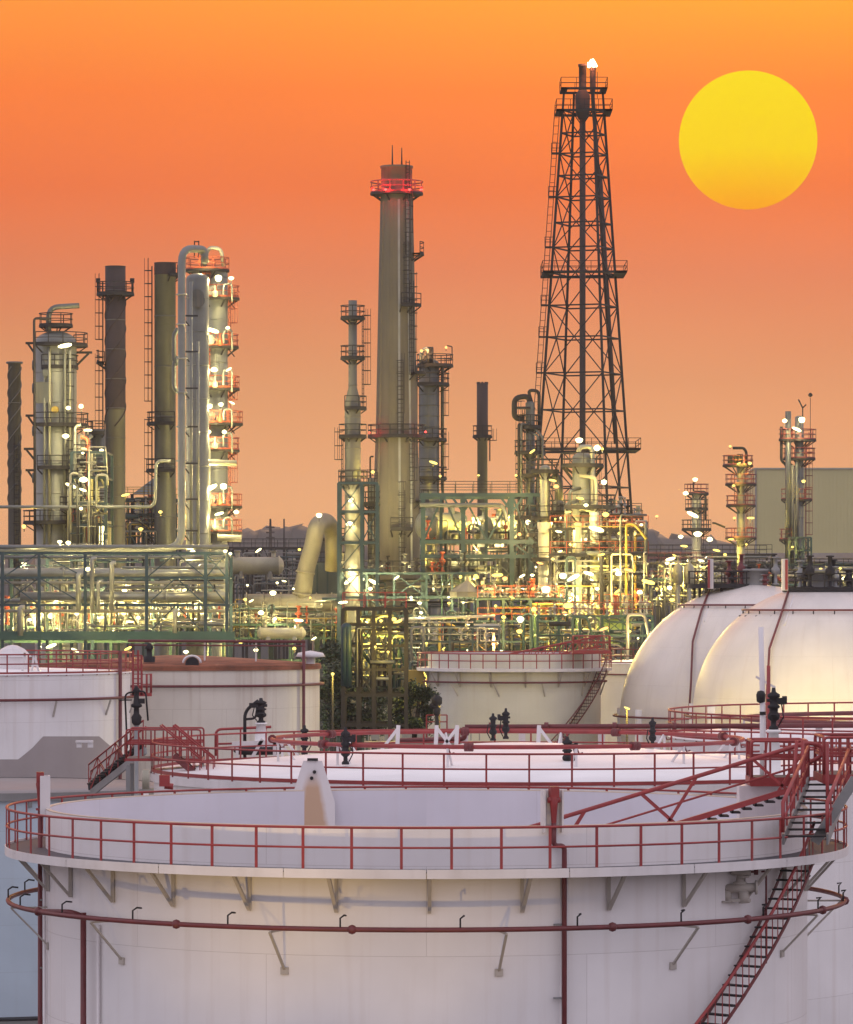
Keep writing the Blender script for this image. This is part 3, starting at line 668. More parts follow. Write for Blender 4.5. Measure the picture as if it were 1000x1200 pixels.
for k in range(9): b.beam(W(156,768+k*5.5,247.),W(166,768+k*5.5,247.),.06)
b.tube([W(166,812,247.),W(166,790,247.),W(177,790,247.),W(177,812,247.)],.07); b.tube([W(172,790,247.),W(172,812,247.)],.06); b.beam(W(166,802,247.),W(177,802,247.),.06); b.beam(W(155,814,247.),W(178,814,247.),.12,.2); b.build('cage','red',f)
zf7=ZZ(778,275.)
T7,c7=tank('cream tank with rusty brown roof, left of the trees',212,275.,8.95,zf7,'cream',roof=True,roofmat='rust',rise=.55)
b=MB(); b.ring((c7.x,c7.y,ZZ(801,275.)),9.2,.09,n=90,k=6); b.build('water_ring_pipe','darkred',T7)
b=MB(); b.lathe([(8.954,zf7-.3),(9.06,zf7-.3),(9.06,zf7-.07)],(c7.x,c7.y,0),96,smooth=False); b.build('roof_edge','rust',T7)
ar=math.degrees(math.asin((358-212)/166.)); pipe(T7,[at(c7,ar,9.15,0),at(c7,ar,9.15,ZZ(752,275.))],.10,'darkred','riser_pipe')
pipe(T7,[W(358,752,270.),W(150,751,270.)],.09,'darkred','header_pipe'); pipe(T7,[W(358,757,269.8),W(150,756,269.8)],.05,'darkred','header_pipe')
for x in (176,240,300): b=MB(); b.beam(W(x,775,270.2),W(x,752,270.2),.1); b.build('support','curb',T7)
f=thing('roof_vent','white mushroom vent at right edge of the rusty roof','vent',W(364,780,272.)); b=MB(); b.lathe([(.3,0),(.3,.4),(.95,.45),(.8,.7),(.01,.85)],W(364,778,272.),16); b.build('cap','curb',f)
f=thing('roof_hatch','white arched hatch opening on the rusty roof','vent',W(225,776,267.)); b=MB(); p=W(225,777,266.4); b.ring((0,0,0),.01,.01,n=4); 
b=MB(); b.tube([p+Vector((.55*math.cos(t),0,.45*math.sin(t))) for t in [math.pi*k/10 for k in range(11)]],.07,6); b.build('arch','curb',f); b=MB(); b.cyl(p+Vector((0,0,-.05)),p+Vector((0,.6,-.05)),.42,n=16); b.build('opening','dark',f)
f=thing('relief_valve','small black vent on rusty tank roof near its left end','valve',W(174,775,268.)); b=MB(); b.lathe([(.35,0),(.38,.35),(.18,.4),(.18,.8),(.3,.85),(.08,1.2)],W(175,776,268.),12); b.build('body','dark',f)

# ---- tank 8 and 9 mid right
D8=338.; zf8=ZZ(782,D8)
T8,c8=tank('cream open-top tank in mid distance with wide railed walkway',603,D8,6.85,ZZ(766,D8),'beige',group='white tanks of the middle row')
b=MB(); b.lathe([(6.853,zf8),(7.75,zf8),(7.75,zf8-.25),(6.853,zf8-.25)],(c8.x,c8.y,0),96,smooth=False); b.build('walkway','curb',T8)
ring_rail(T8,c8,zf8,7.7,-180,180,n=46,h=1.15,rr=.045,pw=.08,toe=False,split=True)
b=MB(); b.ring((c8.x,c8.y,ZZ(798,D8)),7.3,.08,n=80,k=6); b.build('water_ring_pipe','darkred',T8)
for i in range(16): bracket(T8,c8,22.5*i+6,6.86,7.7,zf8-.26,1.2)
for i in range(12): b=MB(); a=30*i-14; b.beam(at(c8,a,7.3,ZZ(799,D8)),at(c8,a+3,6.88,ZZ(814,D8)),.08); b.build('pipe_bracket','brk',T8)
spiral(T8,c8,6.86,zf8-.1,68,0,-120,w=.8,mat='darkred')
f=thing('rolling_ladder','red truss ladder over the mid-distance open tank','ladder',W(680,760,D8))
for dy in (0,.8):
    b=MB(); A=W(705,745,D8-2+dy); B=W(590,768,D8-2+dy); Bz=Vector((0,0,-.8)); b.tube([A,B],.09,6); b.beam(A+Bz,B+Bz,.14)
    for i in range(14): b.beam(A.lerp(B,i/14),A.lerp(B,(i+1)/14)+Bz,.07); b.beam(A.lerp(B,(i+1)/14),A.lerp(B,(i+1)/14)+Bz,.06)
    b.build('truss','red',f)
f=bridge_platform('red gauge platform above the mid-distance open tank',672,716,D8-7,2.5,ZZ(762,D8-7),'fblr',n=6)
T9,c9=tank('cream tank half hidden behind the left sphere',775,372.,7.2,ZZ(776,372.),'beige',roof=True,rise=.3,group='white tanks of the middle row')
ring_rail(T9,c9,ZZ(776,372.),7.2,-180,180,n=40,h=1.2,rr=.05,pw=.09,mat='darkred')
b=MB(); b.ring((c9.x,c9.y,ZZ(789,372.)),7.4,.07,n=80,k=6); b.build('water_ring_pipe','darkred',T9)

# ---- spheres
def sphere(label,xc,yc,D,R,ring_y,kinks,plat):
    p=W(xc,yc,D); r=thing('gas_sphere',label,'gas sphere',(p.x,p.y,0),'spherical gas tanks')
    b=MB(); b.lathe([(max(.01,R*math.sin(t)),-R*math.cos(t)) for t in [math.pi*k/64 for k in range(65)]],p,128); b.build('shell','sphere',r)
    for i in range(10): 
        a=36*i+10; g=MB(); g.cyl(Vector((at((p.x,p.y,0),a,R*.985))),at((p.x,p.y,0),a,R*.985,p.z+.8),.42,n=14); g.build('leg','curb',r)
    zr_=ZZ(ring_y,D-R*.6); dz=zr_-p.z; rr=math.sqrt(max(.1,R*R-dz*dz))+.35
    g=MB(); g.ring((p.x,p.y,zr_),rr,.08,n=96,k=6); rg=g.build('spray_ring','darkred',r)
    for i in range(24):
        q=at((p.x,p.y,0),15*i+4,rr,zr_); g=MB(); g.tube([q,q+Vector((0,0,-.35)),q+Vector((-.3,0,-.45))],.045,5); g.build('spray_nozzle','dark',rg)
    zk=ZZ(843,D-R); dz=zk-p.z; rr=math.sqrt(max(.1,R*R-dz*dz))+.5
    g=MB(); g.ring((p.x,p.y,zk),rr,.09,n=96,k=6); g.build('lower_ring','darkred',r)
    def surf(x,y):   # point on the near face of the sphere under that spot
        Dd=D-R*.6
        for _ in range(4):
            X=XX(x,Dd)-p.x; Z=ZZ(y,Dd)-p.z; s=max(0.,R*R-X*X-Z*Z); Dd=D-math.sqrt(s)-.35
        return W(x,y,Dd)
    K=[]
    for (xa,ya),(xb,yb) in zip(kinks,kinks[1:]):
        for k in range(8): K.append(surf(xa+(xb-xa)*k/8,ya+(yb-ya)*k/8))
    K.append(surf(*kinks[-1])); g=MB(); g.tube(K,.085,8); g.build('riser_pipe','darkred',r)
    K2=[q+Vector((.5,0,0)) for q in K[:12]]; g=MB(); g.tube(K2,.06,6); g.build('conduit','curb',r)
    x0,x1,yp=plat; zp_=ZZ(yp,D-2); X0,X1=XX(x0,D),XX(x1,D); cx=(X0+X1)/2; Rp=(X1-X0)/2
    platform(r,(cx,p.y,0),zp_,.05,Rp,-180,180,'dark','dark',rr=.045,step=1.2,brackets=False,pw=.09)
    for i in range(7):
        a=51*i; g=MB(); s_=at((cx,p.y,0),a,Rp*.8,zp_-.2); g.cyl(s_,Vector((s_.x,s_.y,zp_-1.6)),.1,n=8); g.build('platform_leg','dark',r)
    g=MB(); g.lathe([(1.1,0),(1.1,1.1),(1.3,1.12),(1.3,1.3),(.01,1.35)],(p.x,p.y,p.z+R-.1),20); g.build('manway','grey',r)
    rr_=random.Random(int(xc))
    for i in range(9):
        a=rr_.uniform(-100,100); q=at((p.x,p.y,0),a,rr_.uniform(.6,Rp*.85),zp_); h=rr_.uniform(.7,2.4); g=MB()
        g.lathe([(.12,0),(.3,.05),(.3,.15),(.14,.2),(.14,h*.4),(.34,h*.45),(.36,h*.6),(.16,h*.7),(.16,h),(.3,h),(.3,h+.1),(.01,h+.12)],q,10); g.build('nozzle_valve',rr_.choice(['darkred','dark','dark','grey']),r)
    return r,p
sphere('white gas sphere on the left, behind the other sphere',884,842,334.,10.5,709,[(833,688),(822,716),(812,752),(810,800),(808,832)],(806,881,686))
sphere('nearer white gas sphere at right, lit yellow from below',963,838,310.,9.35,715,[(925,690),(917,716),(902,760),(899,815),(898,870)],(917,1008,690))
for i,(x,y0,y1,w,D,l) in enumerate(((833,655,690,.7,331.,'left'),(920,655,692,.75,307.,'right'))):
    f=thing('signal_post','striped red and white column on the %s gas sphere platform'%l,'post',W(x,y1,D)); b=MB()
    for k in range(6): pass
    b.box((W(x,(y0+y1)/2,D)),(w*.6,.4,(y1-y0)*D/F)); b.build('column','curb',f); b=MB(); b.box(W(x-2 if l=='left' else x+2,(y0+y1)/2,D-.3),(w*.25,.12,(y1-y0)*D/F-.1)); b.build('stripe','red',f)
# two floodlights standing on the ground before the tank, aimed up under the walkway
for i,(X,Y,P,l,ta) in enumerate(((-9.5,99.,5400,'left',-32),(0.5,95.,5000,'right',-6))):
    p=Vector((X,Y,2.)); r=thing('floodlight','ground floodlight aimed up under the walkway, %s of two'%l,'lamp',p); b=MB(); b.box(p,(.6,.3,.45)); b.cyl(Vector((X,Y,0)),p,.06); b.build('housing','dark',r)
    tg=at(c1,ta,R1,16.6); d=(tg-p).normalized(); b=MB(); b.cyl(p+d*.2,p+d*.24,.2); b.build('lens','lensy',r)
    li=bpy.data.lights.new('light','SPOT'); li.energy=P; li.color=(1,.66,.22); li.spot_size=math.radians(34); li.spot_blend=1; li.shadow_soft_size=.25
    lo=bpy.data.objects.new('light',li); COL.objects.link(lo); lo.parent=r; lo.location=d*.4; lo.rotation_euler=(-d).to_track_quat('Z','Y').to_euler()
# ================================================================== TOWERS AND STACKS
# thin straked stack at the far left
r,c,R=tower('chimney_stack','slim grey helical-straked stack at far left','chimney',9.5,24.5,424,430.,'stack','open',bands=5.2,plats=(),ladders=[(20,520,700)])
strake(r,c,R,ZZ(590,430.),ZZ(430,430.),2.6,3,'stack',.10)
b=MB(); b.ring((c.x,c.y,ZZ(425,430.)),R+.1,.12,n=32); b.build('top_ring','stack',r)
# fat domed column A
D=408.
r,c,R=tower('distillation_column','fat grey domed column with gooseneck pipe, second structure from left','column',41,90,388,D,'clad','dome',bands=2.9,
  plats=[(404,41,103),(430,66,92),(498,41,104),(548,41,100),(612,30,104)],ladders=[(38,430,640),(60,500,690)])
platform(r,(c.x,c.y,0),ZZ(381,D),.1,20*D/F,-180,180,'dark','dark')
pipe(r,[W(57,388,D-1.2),W(57,360,D-1.2),W(93,358,D-1.2)],.26,'cladd',fil=1.)
pipe(r,[W(41,640,D-3.),W(40,373,D-3.),W(58,373,D-3.)],.12,'dark',fil=.3)
for (x,y) in ((30,402),(30,487),(28,526),(30,551)):
    b=MB(); b.beam(W(x,y,D),W(44,y,D),.22); b.beam(W(x+3,y+1,D),W(44,y+17,D),.2); b.build('bracket','dark',r)
for y in (412,): b=MB(); b.beam(W(108,413,D),W(88,413,D),.22); b.beam(W(104,414,D),W(89,429,D),.2); b.build('bracket','dark',r)
for x in (52,58,76,82): pipe(r,[W(x,640,D-2.2),W(x,rng.choice([440,470,410]),D-2.2),W(x,rng.choice([405,436]),D-1.4)],.13,rng.choice(['cladb','clad']))
b=MB(); b.box(W(54,437,D-2.1),(.6,.2,.6)); b.box(W(52,460,D-2.2),(1.6,.15,2.0)); b.build('manhole','cladd',r)
for y in (428,455,505,560): b=MB(); b.cyl(W(44,y,D),W(38,y,D),.5,n=14); b.build('nozzle','cladd',r)
b=MB(); b.cyl(W(66,480,D-1.6),W(64,480,D-2.9),.32,n=16); b.build('side_drum','yel',r)
# secondary column cluster right of A
r,c,R=tower('column','narrow blue-grey column between the domed column and brown stack','column',106,124,503,415.,'cladd','flat',bands=0,plats=[(507,100,126),(545,96,124),(592,96,124)],ladders=[(-40,503,640)])
pipe(r,[W(96,640,412.),W(96,520,412.),W(108,510,412.)],.2,'clad'); pipe(r,[W(101,640,412.),W(101,535,412.)],.2,'pale')
r,c,R=tower('column','pale pipe-wrapped column just right of domed column','column',91,99,508,404.,'cladb','dome',bands=1.5,plats=[(540,84,110),(568,80,108),(596,70,108)],ladders=[(30,508,640)])
for k,x in enumerate((88,103,107)): pipe(r,[W(x,640,402.),W(x,500+14*k,402.),W(95,498+14*k,402.)],.15,['clad','orange','pale'][k])
# brown straked stack
r,c,R=tower('chimney_stack','dark brown straked stack with ringed platform near its top','chimney',123.5,147,312,420.,'stack','open',bands=2.9,plats=[(344,113,157)],ladders=[(-80,330,424),(-80,424,600)])
b=MB(); b.lathe([(R+.02,ZZ(480,420.)),(R+.02,ZZ(312,420.)),(R-.1,ZZ(312,420.)+.02)],(c.x,c.y,0),32); b.build('soot_band','soot',r)
strake(r,c,R,ZZ(500,420.),ZZ(345,420.),1.7,3,'soot',.10)
platform(r,(c.x,c.y,0),ZZ(424,420.),R,R+.9,-140,-60,'dark','dark')
for s_ in (-1,1):
    b=MB(); b.cyl(W(135+s_*20,344,420.),W(135+s_*20,328,420.),.09); b.cyl(W(135+s_*20,331,420.),W(135+s_*20,326,420.),.22); b.build('beacon','dark',r)
# plain stack left of main tower
r,c,R=tower('chimney_stack','plain grey stack with left-hand ladder beside the lit tower','chimney',181,206,308,425.,'cladm','open',bands=5,plats=[(496,172,205),(551,171,205)],ladders=[(-80,312,496),(-80,500,640)])
b=MB(); b.lathe([(R+.02,ZZ(322,425.)),(R+.02,ZZ(308,425.))],(c.x,c.y,0),32); b.build('top_band','soot',r)
platform(r,(c.x,c.y,0),ZZ(322,425.),R,R+.8,20,140,'dark','dark')
# MAIN LIT TOWER : two columns
D=400.
r,c,R=tower('distillation_column','grey domed column standing left of the tall lit tower','column',218,245,320,394.,'cladm','dome',bands=3.1,ladders=[])
for (x,y) in ((231,347),(232,352)): b=MB(); b.cyl(W(x,y,394-R),W(x,y,393.3-R),.65,n=16); b.build('manway','cladd',r)
pipe(r,[W(224,640,391.5),W(224,330,391.5)],.14,'clad'); pipe(r,[W(232,640,391.5),W(232,400,391.5)],.14,'clad')
for y in (370,412,455,500,543,585,622): b=MB(); b.beam(W(213,y,391.),W(232,y,391.),.15); b.beam(W(213,y+1,391.),W(222,y+12,391.),.12); b.build('pipe_support','dark',r)
yf=[349,406,455,496,527,593,623]
r,c,R=tower('distillation_column','tall lit column with orange-railed platforms stepped down its right side','column',241,267,312,D,'clad','dome',bands=2.0,rmat='orange',
  plats=[(yf[0],240,281),(yf[1],240,280),(yf[2],236,281),(yf[3],240,285),(yf[4],240,281),(yf[5],238,284),(yf[6],236,284)],ladders=[(-38,316,349),(75,349,406),(-38,406,455),(75,455,496),(-38,496,527),(75,527,593),(-38,593,690)])
platform(r,(XX(243,D),D,0),ZZ(316,D),.1,26*D/F,-180,180,'dark','orange')
pipe(r,[W(239,316,D-1.),W(239,292,D-1.),W(217,292,D-2.),W(213,300,D-5)],.28,'cladb',fil=1.2)
b=MB(); b.beam(W(228,302,D),W(228,282,D),.1); b.beam(W(233,302,D),W(233,282,D),.1); b.beam(W(228,283,D),W(233,283,D),.1); b.build('davit','dark',r)
pipe(r,[W(241,300,D-1),W(245,290,D-1),W(259,291,D-1),W(262,312,D-1)],.18,'pale',fil=1)
for k,y in enumerate(yf):
    pipe(r,[W(262,y-4,D-3.),W(262,y-16-(k%3)*3,D-3.),W(272,y-17-(k%3)*3,D-2.4),W(272,y+4,D-2.4)],.09,'clad',fil=.4)
    b=MB(); b.lathe([(.1,0),(.28,.1),(.28,.5),(.1,.6),(.1,1.1)],W(252+(k%2)*6,y-1,D-2.6),10); b.build('level_gauge','orange' if k%2 else 'pale',r)
    b=MB(); b.cyl(W(248,y-8,D-R),W(247,y-8,D-R-1.0),.45,n=14); b.build('manway','grey',r)
    b=MB(); b.beam(W(264,y+3,D),W(276,y+3,D),.14); b.beam(W(264,y+14,D),W(276,y+3,D),.14); b.beam(W(268,y+3,D),W(275,y+12,D),.1); b.build('truss_bracket','dark',r)
for x,y in ((245,520),): pipe(r,[W(x,700,D-2.4),W(x,y,D-2.4),W(x,y-2,D-1.2)],.15,rng.choice(['clad','cladb']))
pipe(r,[W(234,556,D-4.),W(224,522,D-5.),W(228,541,D-5.),W(277,543,D-4.)],.3,'cladb',fil=1.0)
pipe(r,[W(255,630,D-4.),W(283,631,D-4.)],.34,'pale')
# big overhead pipe
f=thing('pipeline','big shiny pipe arching up beside the lit tower then running left','pipe',W(213,640,388.))
pipe(f,[W(240,308,390.),W(240,292,390.),W(213,291,388.),W(213,643,386.),W(-60,645,386.)],.35,'clad','pipe',fil=1.6,n=14)
for y in (345,380,420,460,500,540,590,620): b=MB(); b.ring(W(213,y,387.),.46,.07,n=16,k=4); b.build('clamp','grey',f)
for x in (190,160,128,95,60,25): b=MB(); p=W(x,645,386.); b.beam(p+Vector((0,0,-.4)),p+Vector((0,0,-1.)),.4); b.build('shoe','teal',f)
f=thing('pipeline','slim silver pipe crossing in front of the left towers','pipe',W(90,593,398.))
pipe(f,[W(-60,594,398.),W(182,594,398.),W(183,540,398.),W(200,540,398.)],.15,'clad','pipe',fil=.8)
for x,y in ((206,430),(207,397)): pipe(f,[W(209,y-12,396.),W(204,y-5,396.),W(204,y+25,396.),W(209,y+30,396.)],.22,'cladd','loop',fil=.8)
# dark hip-roofed shelter behind
f=thing('shelter','dark green hip-roofed shelter between brown stack and lit tower','shelter',W(178,600,440.)); b=MB()
A=[W(155,579,436.),W(205,579,436.),W(205,579,448.),W(155,579,448.)]; T_=[W(186,556,441.),W(205,556,441.)]
b.add(A+T_,[(0,1,5,4),(1,2,5),(2,3,4,5),(3,0,4)]); b.build('roof','roofd',f)
b=MB()
for p in A: b.beam(p,Vector((p.x,p.y,0)),.3)
b.build('posts','dark',f); b=MB(); b.box(W(180,600,444.),(3.6,3,3.)); b.build('cabin','gbldg',f)

# CENTRE : slim stack with wider lower half
D=402.; s_=D/F
r,c,R=tower('chimney_stack','slim dark stack widening halfway down, left of concrete chimney','chimney',404,423,352,D,'stack','open',bands=3,
   prof=[(9.4*s_,0),(9.4*s_,ZZ(472,D)),(5*s_,ZZ(454,D)),(5*s_,ZZ(352,D)),(4.2*s_,ZZ(352,D)),(4.2*s_,ZZ(360,D))],
   plats=[(372,400,428),(419,405,428),(478,406,430),(511,399,430),(566,396,430)],ladders=[(75,372,478),(-75,511,566)])
# steel frame round its foot
def frame(label,x0,x1,ys,D,dep,cols,mat='teal',wc=.35,wb=.28,braces=(),rail=(),decks=(),rmat='dark',name='steel_frame',cat='steel frame',zb=0.,group=None):
    r=thing(name,label,cat,(XX((x0+x1)/2,D),D,zb),group); zt=ZZ(ys[0],D); wc*=.82; wb*=.8
    for j in (0,1):
        for x in cols: b=MB(); b.box((XX(x,D),D+dep*j,(zt+zb)/2),(wc,wc*.9,zt-zb)); b.build('column',mat,r)
        for y in ys: b=MB(); b.box((XX((x0+x1)/2,D),D+dep*j-.01,ZZ(y,D)),(XX(x1,D)-XX(x0,D),wb*.8,wb)); b.build('beam',mat,r)
    for x in cols:
        b=MB()
        for y in ys: b.beam((XX(x,D),D+.2,ZZ(y,D)-.01),(XX(x,D),D+dep-.2,ZZ(y,D)-.01),wb*.7)
        b.build('cross_beams',mat,r)
    for (i,j,k) in braces:   # bay i, level j, kind
        xa,xb=cols[i],cols[i+1]; ya,yb=ys[j],ys[j+1]; b=MB(); w_=wb*.5; dd=D-.05
        if k in 'x\\': b.beam(W(xa,ya,dd),W(xb,yb,dd),w_)
        if k in 'x/': b.beam(W(xa,yb,dd+.15),W(xb,ya,dd+.15),w_)
        if k=='v': b.beam(W(xa,ya,dd),W((xa+xb)/2,yb,dd),w_); b.beam(W(xb,ya,dd),W((xa+xb)/2,yb,dd),w_)
        if k=='^': b.beam(W(xa,yb,dd),W((xa+xb)/2,ya,dd),w_); b.beam(W(xb,yb,dd),W((xa+xb)/2,ya,dd),w_)
        b.build('brace',mat,r)
    for y in decks: b=MB(); b.box((XX((x0+x1)/2,D),D+dep/2,ZZ(y,D)+wb*.5+.05),(XX(x1,D)-XX(x0,D)-.1,dep-.1,.06)); b.build('deck','dark',r)
    for y in rail:
        z=ZZ(y,D)+wb*.5; n=max(2,int((XX(x1,D)-XX(x0,D))/1.5))
        for yy_ in (D-.1,D+dep+.1):
            b=MB()
            for h in (1.1,.55): b.beam((XX(x0,D),yy_,z+h),(XX(x1,D),yy_,z+h),.06)
            for i in range(n+1):
                X=XX(x0,D)+(XX(x1,D)-XX(x0,D))*i/n; b.beam((X,yy_,z),(X,yy_,z+1.1),.06)
            b.build('railing',rmat,r)
    return r
frame('teal braced frame around the foot of the slim dark stack',397,442,[566,600,636,668,700],398.,8,[397,424,442],braces=[(0,0,'x'),(0,1,'x'),(0,2,'/'),(1,1,'x'),(0,3,'x')],rail=[566],decks=[600,636])
# dark column next to it
r,c,R=tower('column','short dark column between slim stack and concrete chimney','column',431,440,560,406.,'cladd','dome',bands=2,plats=[(590,425,446)],ladders=[(0,560,660)])
pipe(r,[W(434,560,404.),W(434,535,404.),W(438,535,404.)],.08,'dark'); 
# concrete chimney
D=425.; s_=D/F
prof=[(28.5*s_,0),(27.2*s_,ZZ(668,D)),(26.5*s_,ZZ(560,D)),(24.5*s_,ZZ(505,D)),(22.5*s_,ZZ(400,D)),(21*s_,ZZ(320,D)),(19*s_,ZZ(232,D)),(18.2*s_,ZZ(226,D)),(18.2*s_,ZZ(197,D)),(19.2*s_,ZZ(197,D)),(19.2*s_,ZZ(194.5,D)),(15*s_,ZZ(194.5,D)),(15*s_,ZZ(205,D))]
c=Vector((XX(465,D),D,0)); CHM=r=thing('concrete_chimney','tall tapered concrete chimney with red-lit ring platform near its top','chimney',c)
b=MB(); b.lathe(prof,c,56); b.build('shell','conc',r)
for a in (-52,-18,8,40): # vertical ribs/stains strips
    b=MB(); N_=12
    for i in range(N_):
        z0=ZZ(668,D)*(0)+ZZ(235+ (668-235)*i/N_,D); z1=ZZ(235+(668-235)*(i+1)/N_,D); b.beam(at(c,a,rad_at(prof[:7],z0)+.01,z0),at(c,a,rad_at(prof[:7],z1)+.01,z1),.22,.1)
    b.build('strip','grey' if a in(8,40) else 'conc',r)
platform(r,c,ZZ(226,D),18.2*s_,31*s_,-180,180,'dark','red',rr=.06,pw=.1)
platform(r,c,ZZ(511,D),25*s_,34*s_,-180,180,'dark','dark',rr=.05)
for (y,a0,a1) in ((297,60,120),(358,10,60),(437,40,125),(587,50,125),(620,-10,30)):
    rr_=rad_at(prof[:7],ZZ(y,D)); platform(r,c,ZZ(y,D),rr_,rr_+1.0,a0,a1,'dark','dark')
for (a,ya,yb) in ((35,232,300),(28,285,360),(42,330,440),(10,425,511),(38,511,590),(12,575,668)):
    ladder(r,c,a,max(rad_at(prof[:7],ZZ(ya,D)),rad_at(prof[:7],ZZ(yb,D))),ZZ(yb,D),ZZ(ya,D),'dark')
for x,y in ((460,170),(471,173)): b=MB(); b.cyl(W(x,196,D-1),W(x,y,D-1),.09,.04,6); b.build('lightning_rod','dark',r)
b=MB()
for x in (476,480): b.beam(W(x,232,D-1.4),W(x,188,D-1.4),.08)
for y in range(190,230,4): b.beam(W(476,y,D-1.4),W(480,y,D-1.4),.05)
b.build('ladder','dark',r)
for i,(x,dd,l) in enumerate(((438,0,'left edge of'),(452,-2.2,'front left of'),(480,-2.2,'front right of'),(494,0,'right edge of'))):
    lamp(x,222,D+dd-.3,'red warning light at %s the chimney ring platform'%l,'r',s=.3,P=230,group='red warning lights on the chimney')
lamp(499,506,D-2,'red warning light beside the middle chimney platform','r',s=.22,P=60,group='red warning lights on the chimney')
lamp(433,507,D-2,'red warning light at left end of middle chimney platform','r',s=.15,P=160,group='red warning lights on the chimney')
# dark column C
D=440.
r,c,R=tower('distillation_column','dark banded column with railed top just right of the concrete chimney','column',491,515,420,D,'cladd','dome',bands=1.1,plats=[(450,494,527),(515,494,524),(560,492,524)],ladders=[(80,428,512),(80,515,575)])
platform(r,(XX(510,D),D,0),ZZ(428,D),.1,21.5*D/F,-180,180,'dark','dark')
pipe(r,[W(506,425,D-1),W(506,408,D-1)],.2,'dark'); pipe(r,[W(498,408,D-1),W(508,408,D-1)],.15,'dark'); pipe(r,[W(494,425,D-1),W(494,412,D-1),W(501,407,D-1),W(502,420,D-1)],.2,'cladb',fil=.8)
pipe(r,[W(512,420,D),W(530,420,D),W(530,406,D),W(524,405,D)],.06,'dark')
for x in (497,503): b=MB(); b.cyl(W(x,426,D-1.5),W(x,416,D-1.5),.22,n=8); b.build('valve','dark',r)
for x,mt in ((488,'cladd'),(519,'cladd')): pipe(r,[W(x,640,D),W(x,430,D),W(x+4,426,D)],.14,mt)
# short brown stack D
r,c,R=tower('chimney_stack','short stack with brown upper half above the process frame','chimney',559.5,571.5,450,460.,'stack','open',bands=0,plats=[(511,555,577)],ladders=[(80,511,540)])
b=MB(); b.lathe([(R+.05,ZZ(510,460.)),(R+.05,ZZ(449,460.)),(R-.15,ZZ(449,460.))],(c.x,c.y,0),24); 
for i in range(8): p=at(c,45*i,R*.9,ZZ(449,460.)); b.box(p,(.2,.2,.25),rot=i)
b.build('upper_band','soot',r)
# process column E (pipe-looped)
D=405.
r,c,R=tower('column','dark column with a square pipe loop at its left shoulder','column',616,627,470,D,'cladd','dome',bands=1.4,plats=[(500,608,634),(530,610,640),(557,604,630),(606,606,640)],ladders=[(-70,480,690)])
pipe(r,[W(622,478,D),W(620,464,D),W(603,466,D),W(603,490,D),W(615,491,D)],.26,'dark',fil=.8); pipe(r,[W(626,480,D),W(619,457,D),W(632,458,D),W(632,500,D)],.16,'dark',fil=.6)
pipe(r,[W(606,478,D-1),W(622,478,D-1)],.14,'dark')
for x in (608,611,631,636): pipe(r,[W(x,700,D-1),W(x,494+rng.randint(0,20),D-1),W(620,492+rng.randint(0,16),D-.5)],.12,rng.choice(['cladd','dark','clad']))
r,c,R=tower('column','tall cream column beneath the flare tower, with dark ring platforms','column',633,645,545,400.,'cladb','dome',bands=2.2,plats=[(552,622,656),(607,622,655),(626,626,660)],ladders=[(50,552,700)])
r,c,R=tower('column','pale wide column standing low in front of the flare tower','column',630,647,612,396.,'pale','flat',bands=2.0,plats=[(655,622,654)],ladders=[(-60,620,700)])
r,c,R=tower('column','squat cladded column with ring platform, under the flare legs','column',648,662,586,402.,'clad','dome',bands=1.2,plats=[(600,640,668),(640,640,668)],ladders=[(30,590,700)])
pipe(r,[W(655,586,400.),W(655,562,400.),W(648,556,400.)],.4,'cladd',fil=1)
# column G
D=398.
r,c,R=tower('distillation_column','domed column with flared platform brackets in front of the flare tower','column',671,695,530,D,'clad','dome',bands=1.4,plats=[(545,660,708),(594,672,722)],ladders=[(60,545,640)])
pipe(r,[W(678,530,D-1),W(680,524,D-1),W(694,523,D-1),W(695,545,D-1),W(695,700,D-2.2)],.22,'cladb',fil=1.2)
for s_ in (-1,1): b=MB(); b.beam(W(683+s_*24,546,D),W(683+s_*12,562,D),.25); b.beam(W(683+s_*24,546,D+2),W(683+s_*12,562,D+2),.25); b.build('bracket','dark',r)
for x,y,mt in ((668,575,'cladd'),(664,590,'clad'),(699,560,'pale'),(703,600,'cladb')): pipe(r,[W(x,720,D-2),W(x,y,D-2),W(680,y-3,D-1)],.16,mt)
r,c,R=tower('column','yellow-lit cream column right of the domed column under flare','column',691,702,600,394.,'cladb','flat',bands=3,plats=[(640,686,714)],ladders=[(60,600,700)])
r,c,R=tower('column','slim cream column left of the yellow-lit column','column',674,682,612,392.,'pale','dome',bands=2.4,plats=[(650,668,690)])

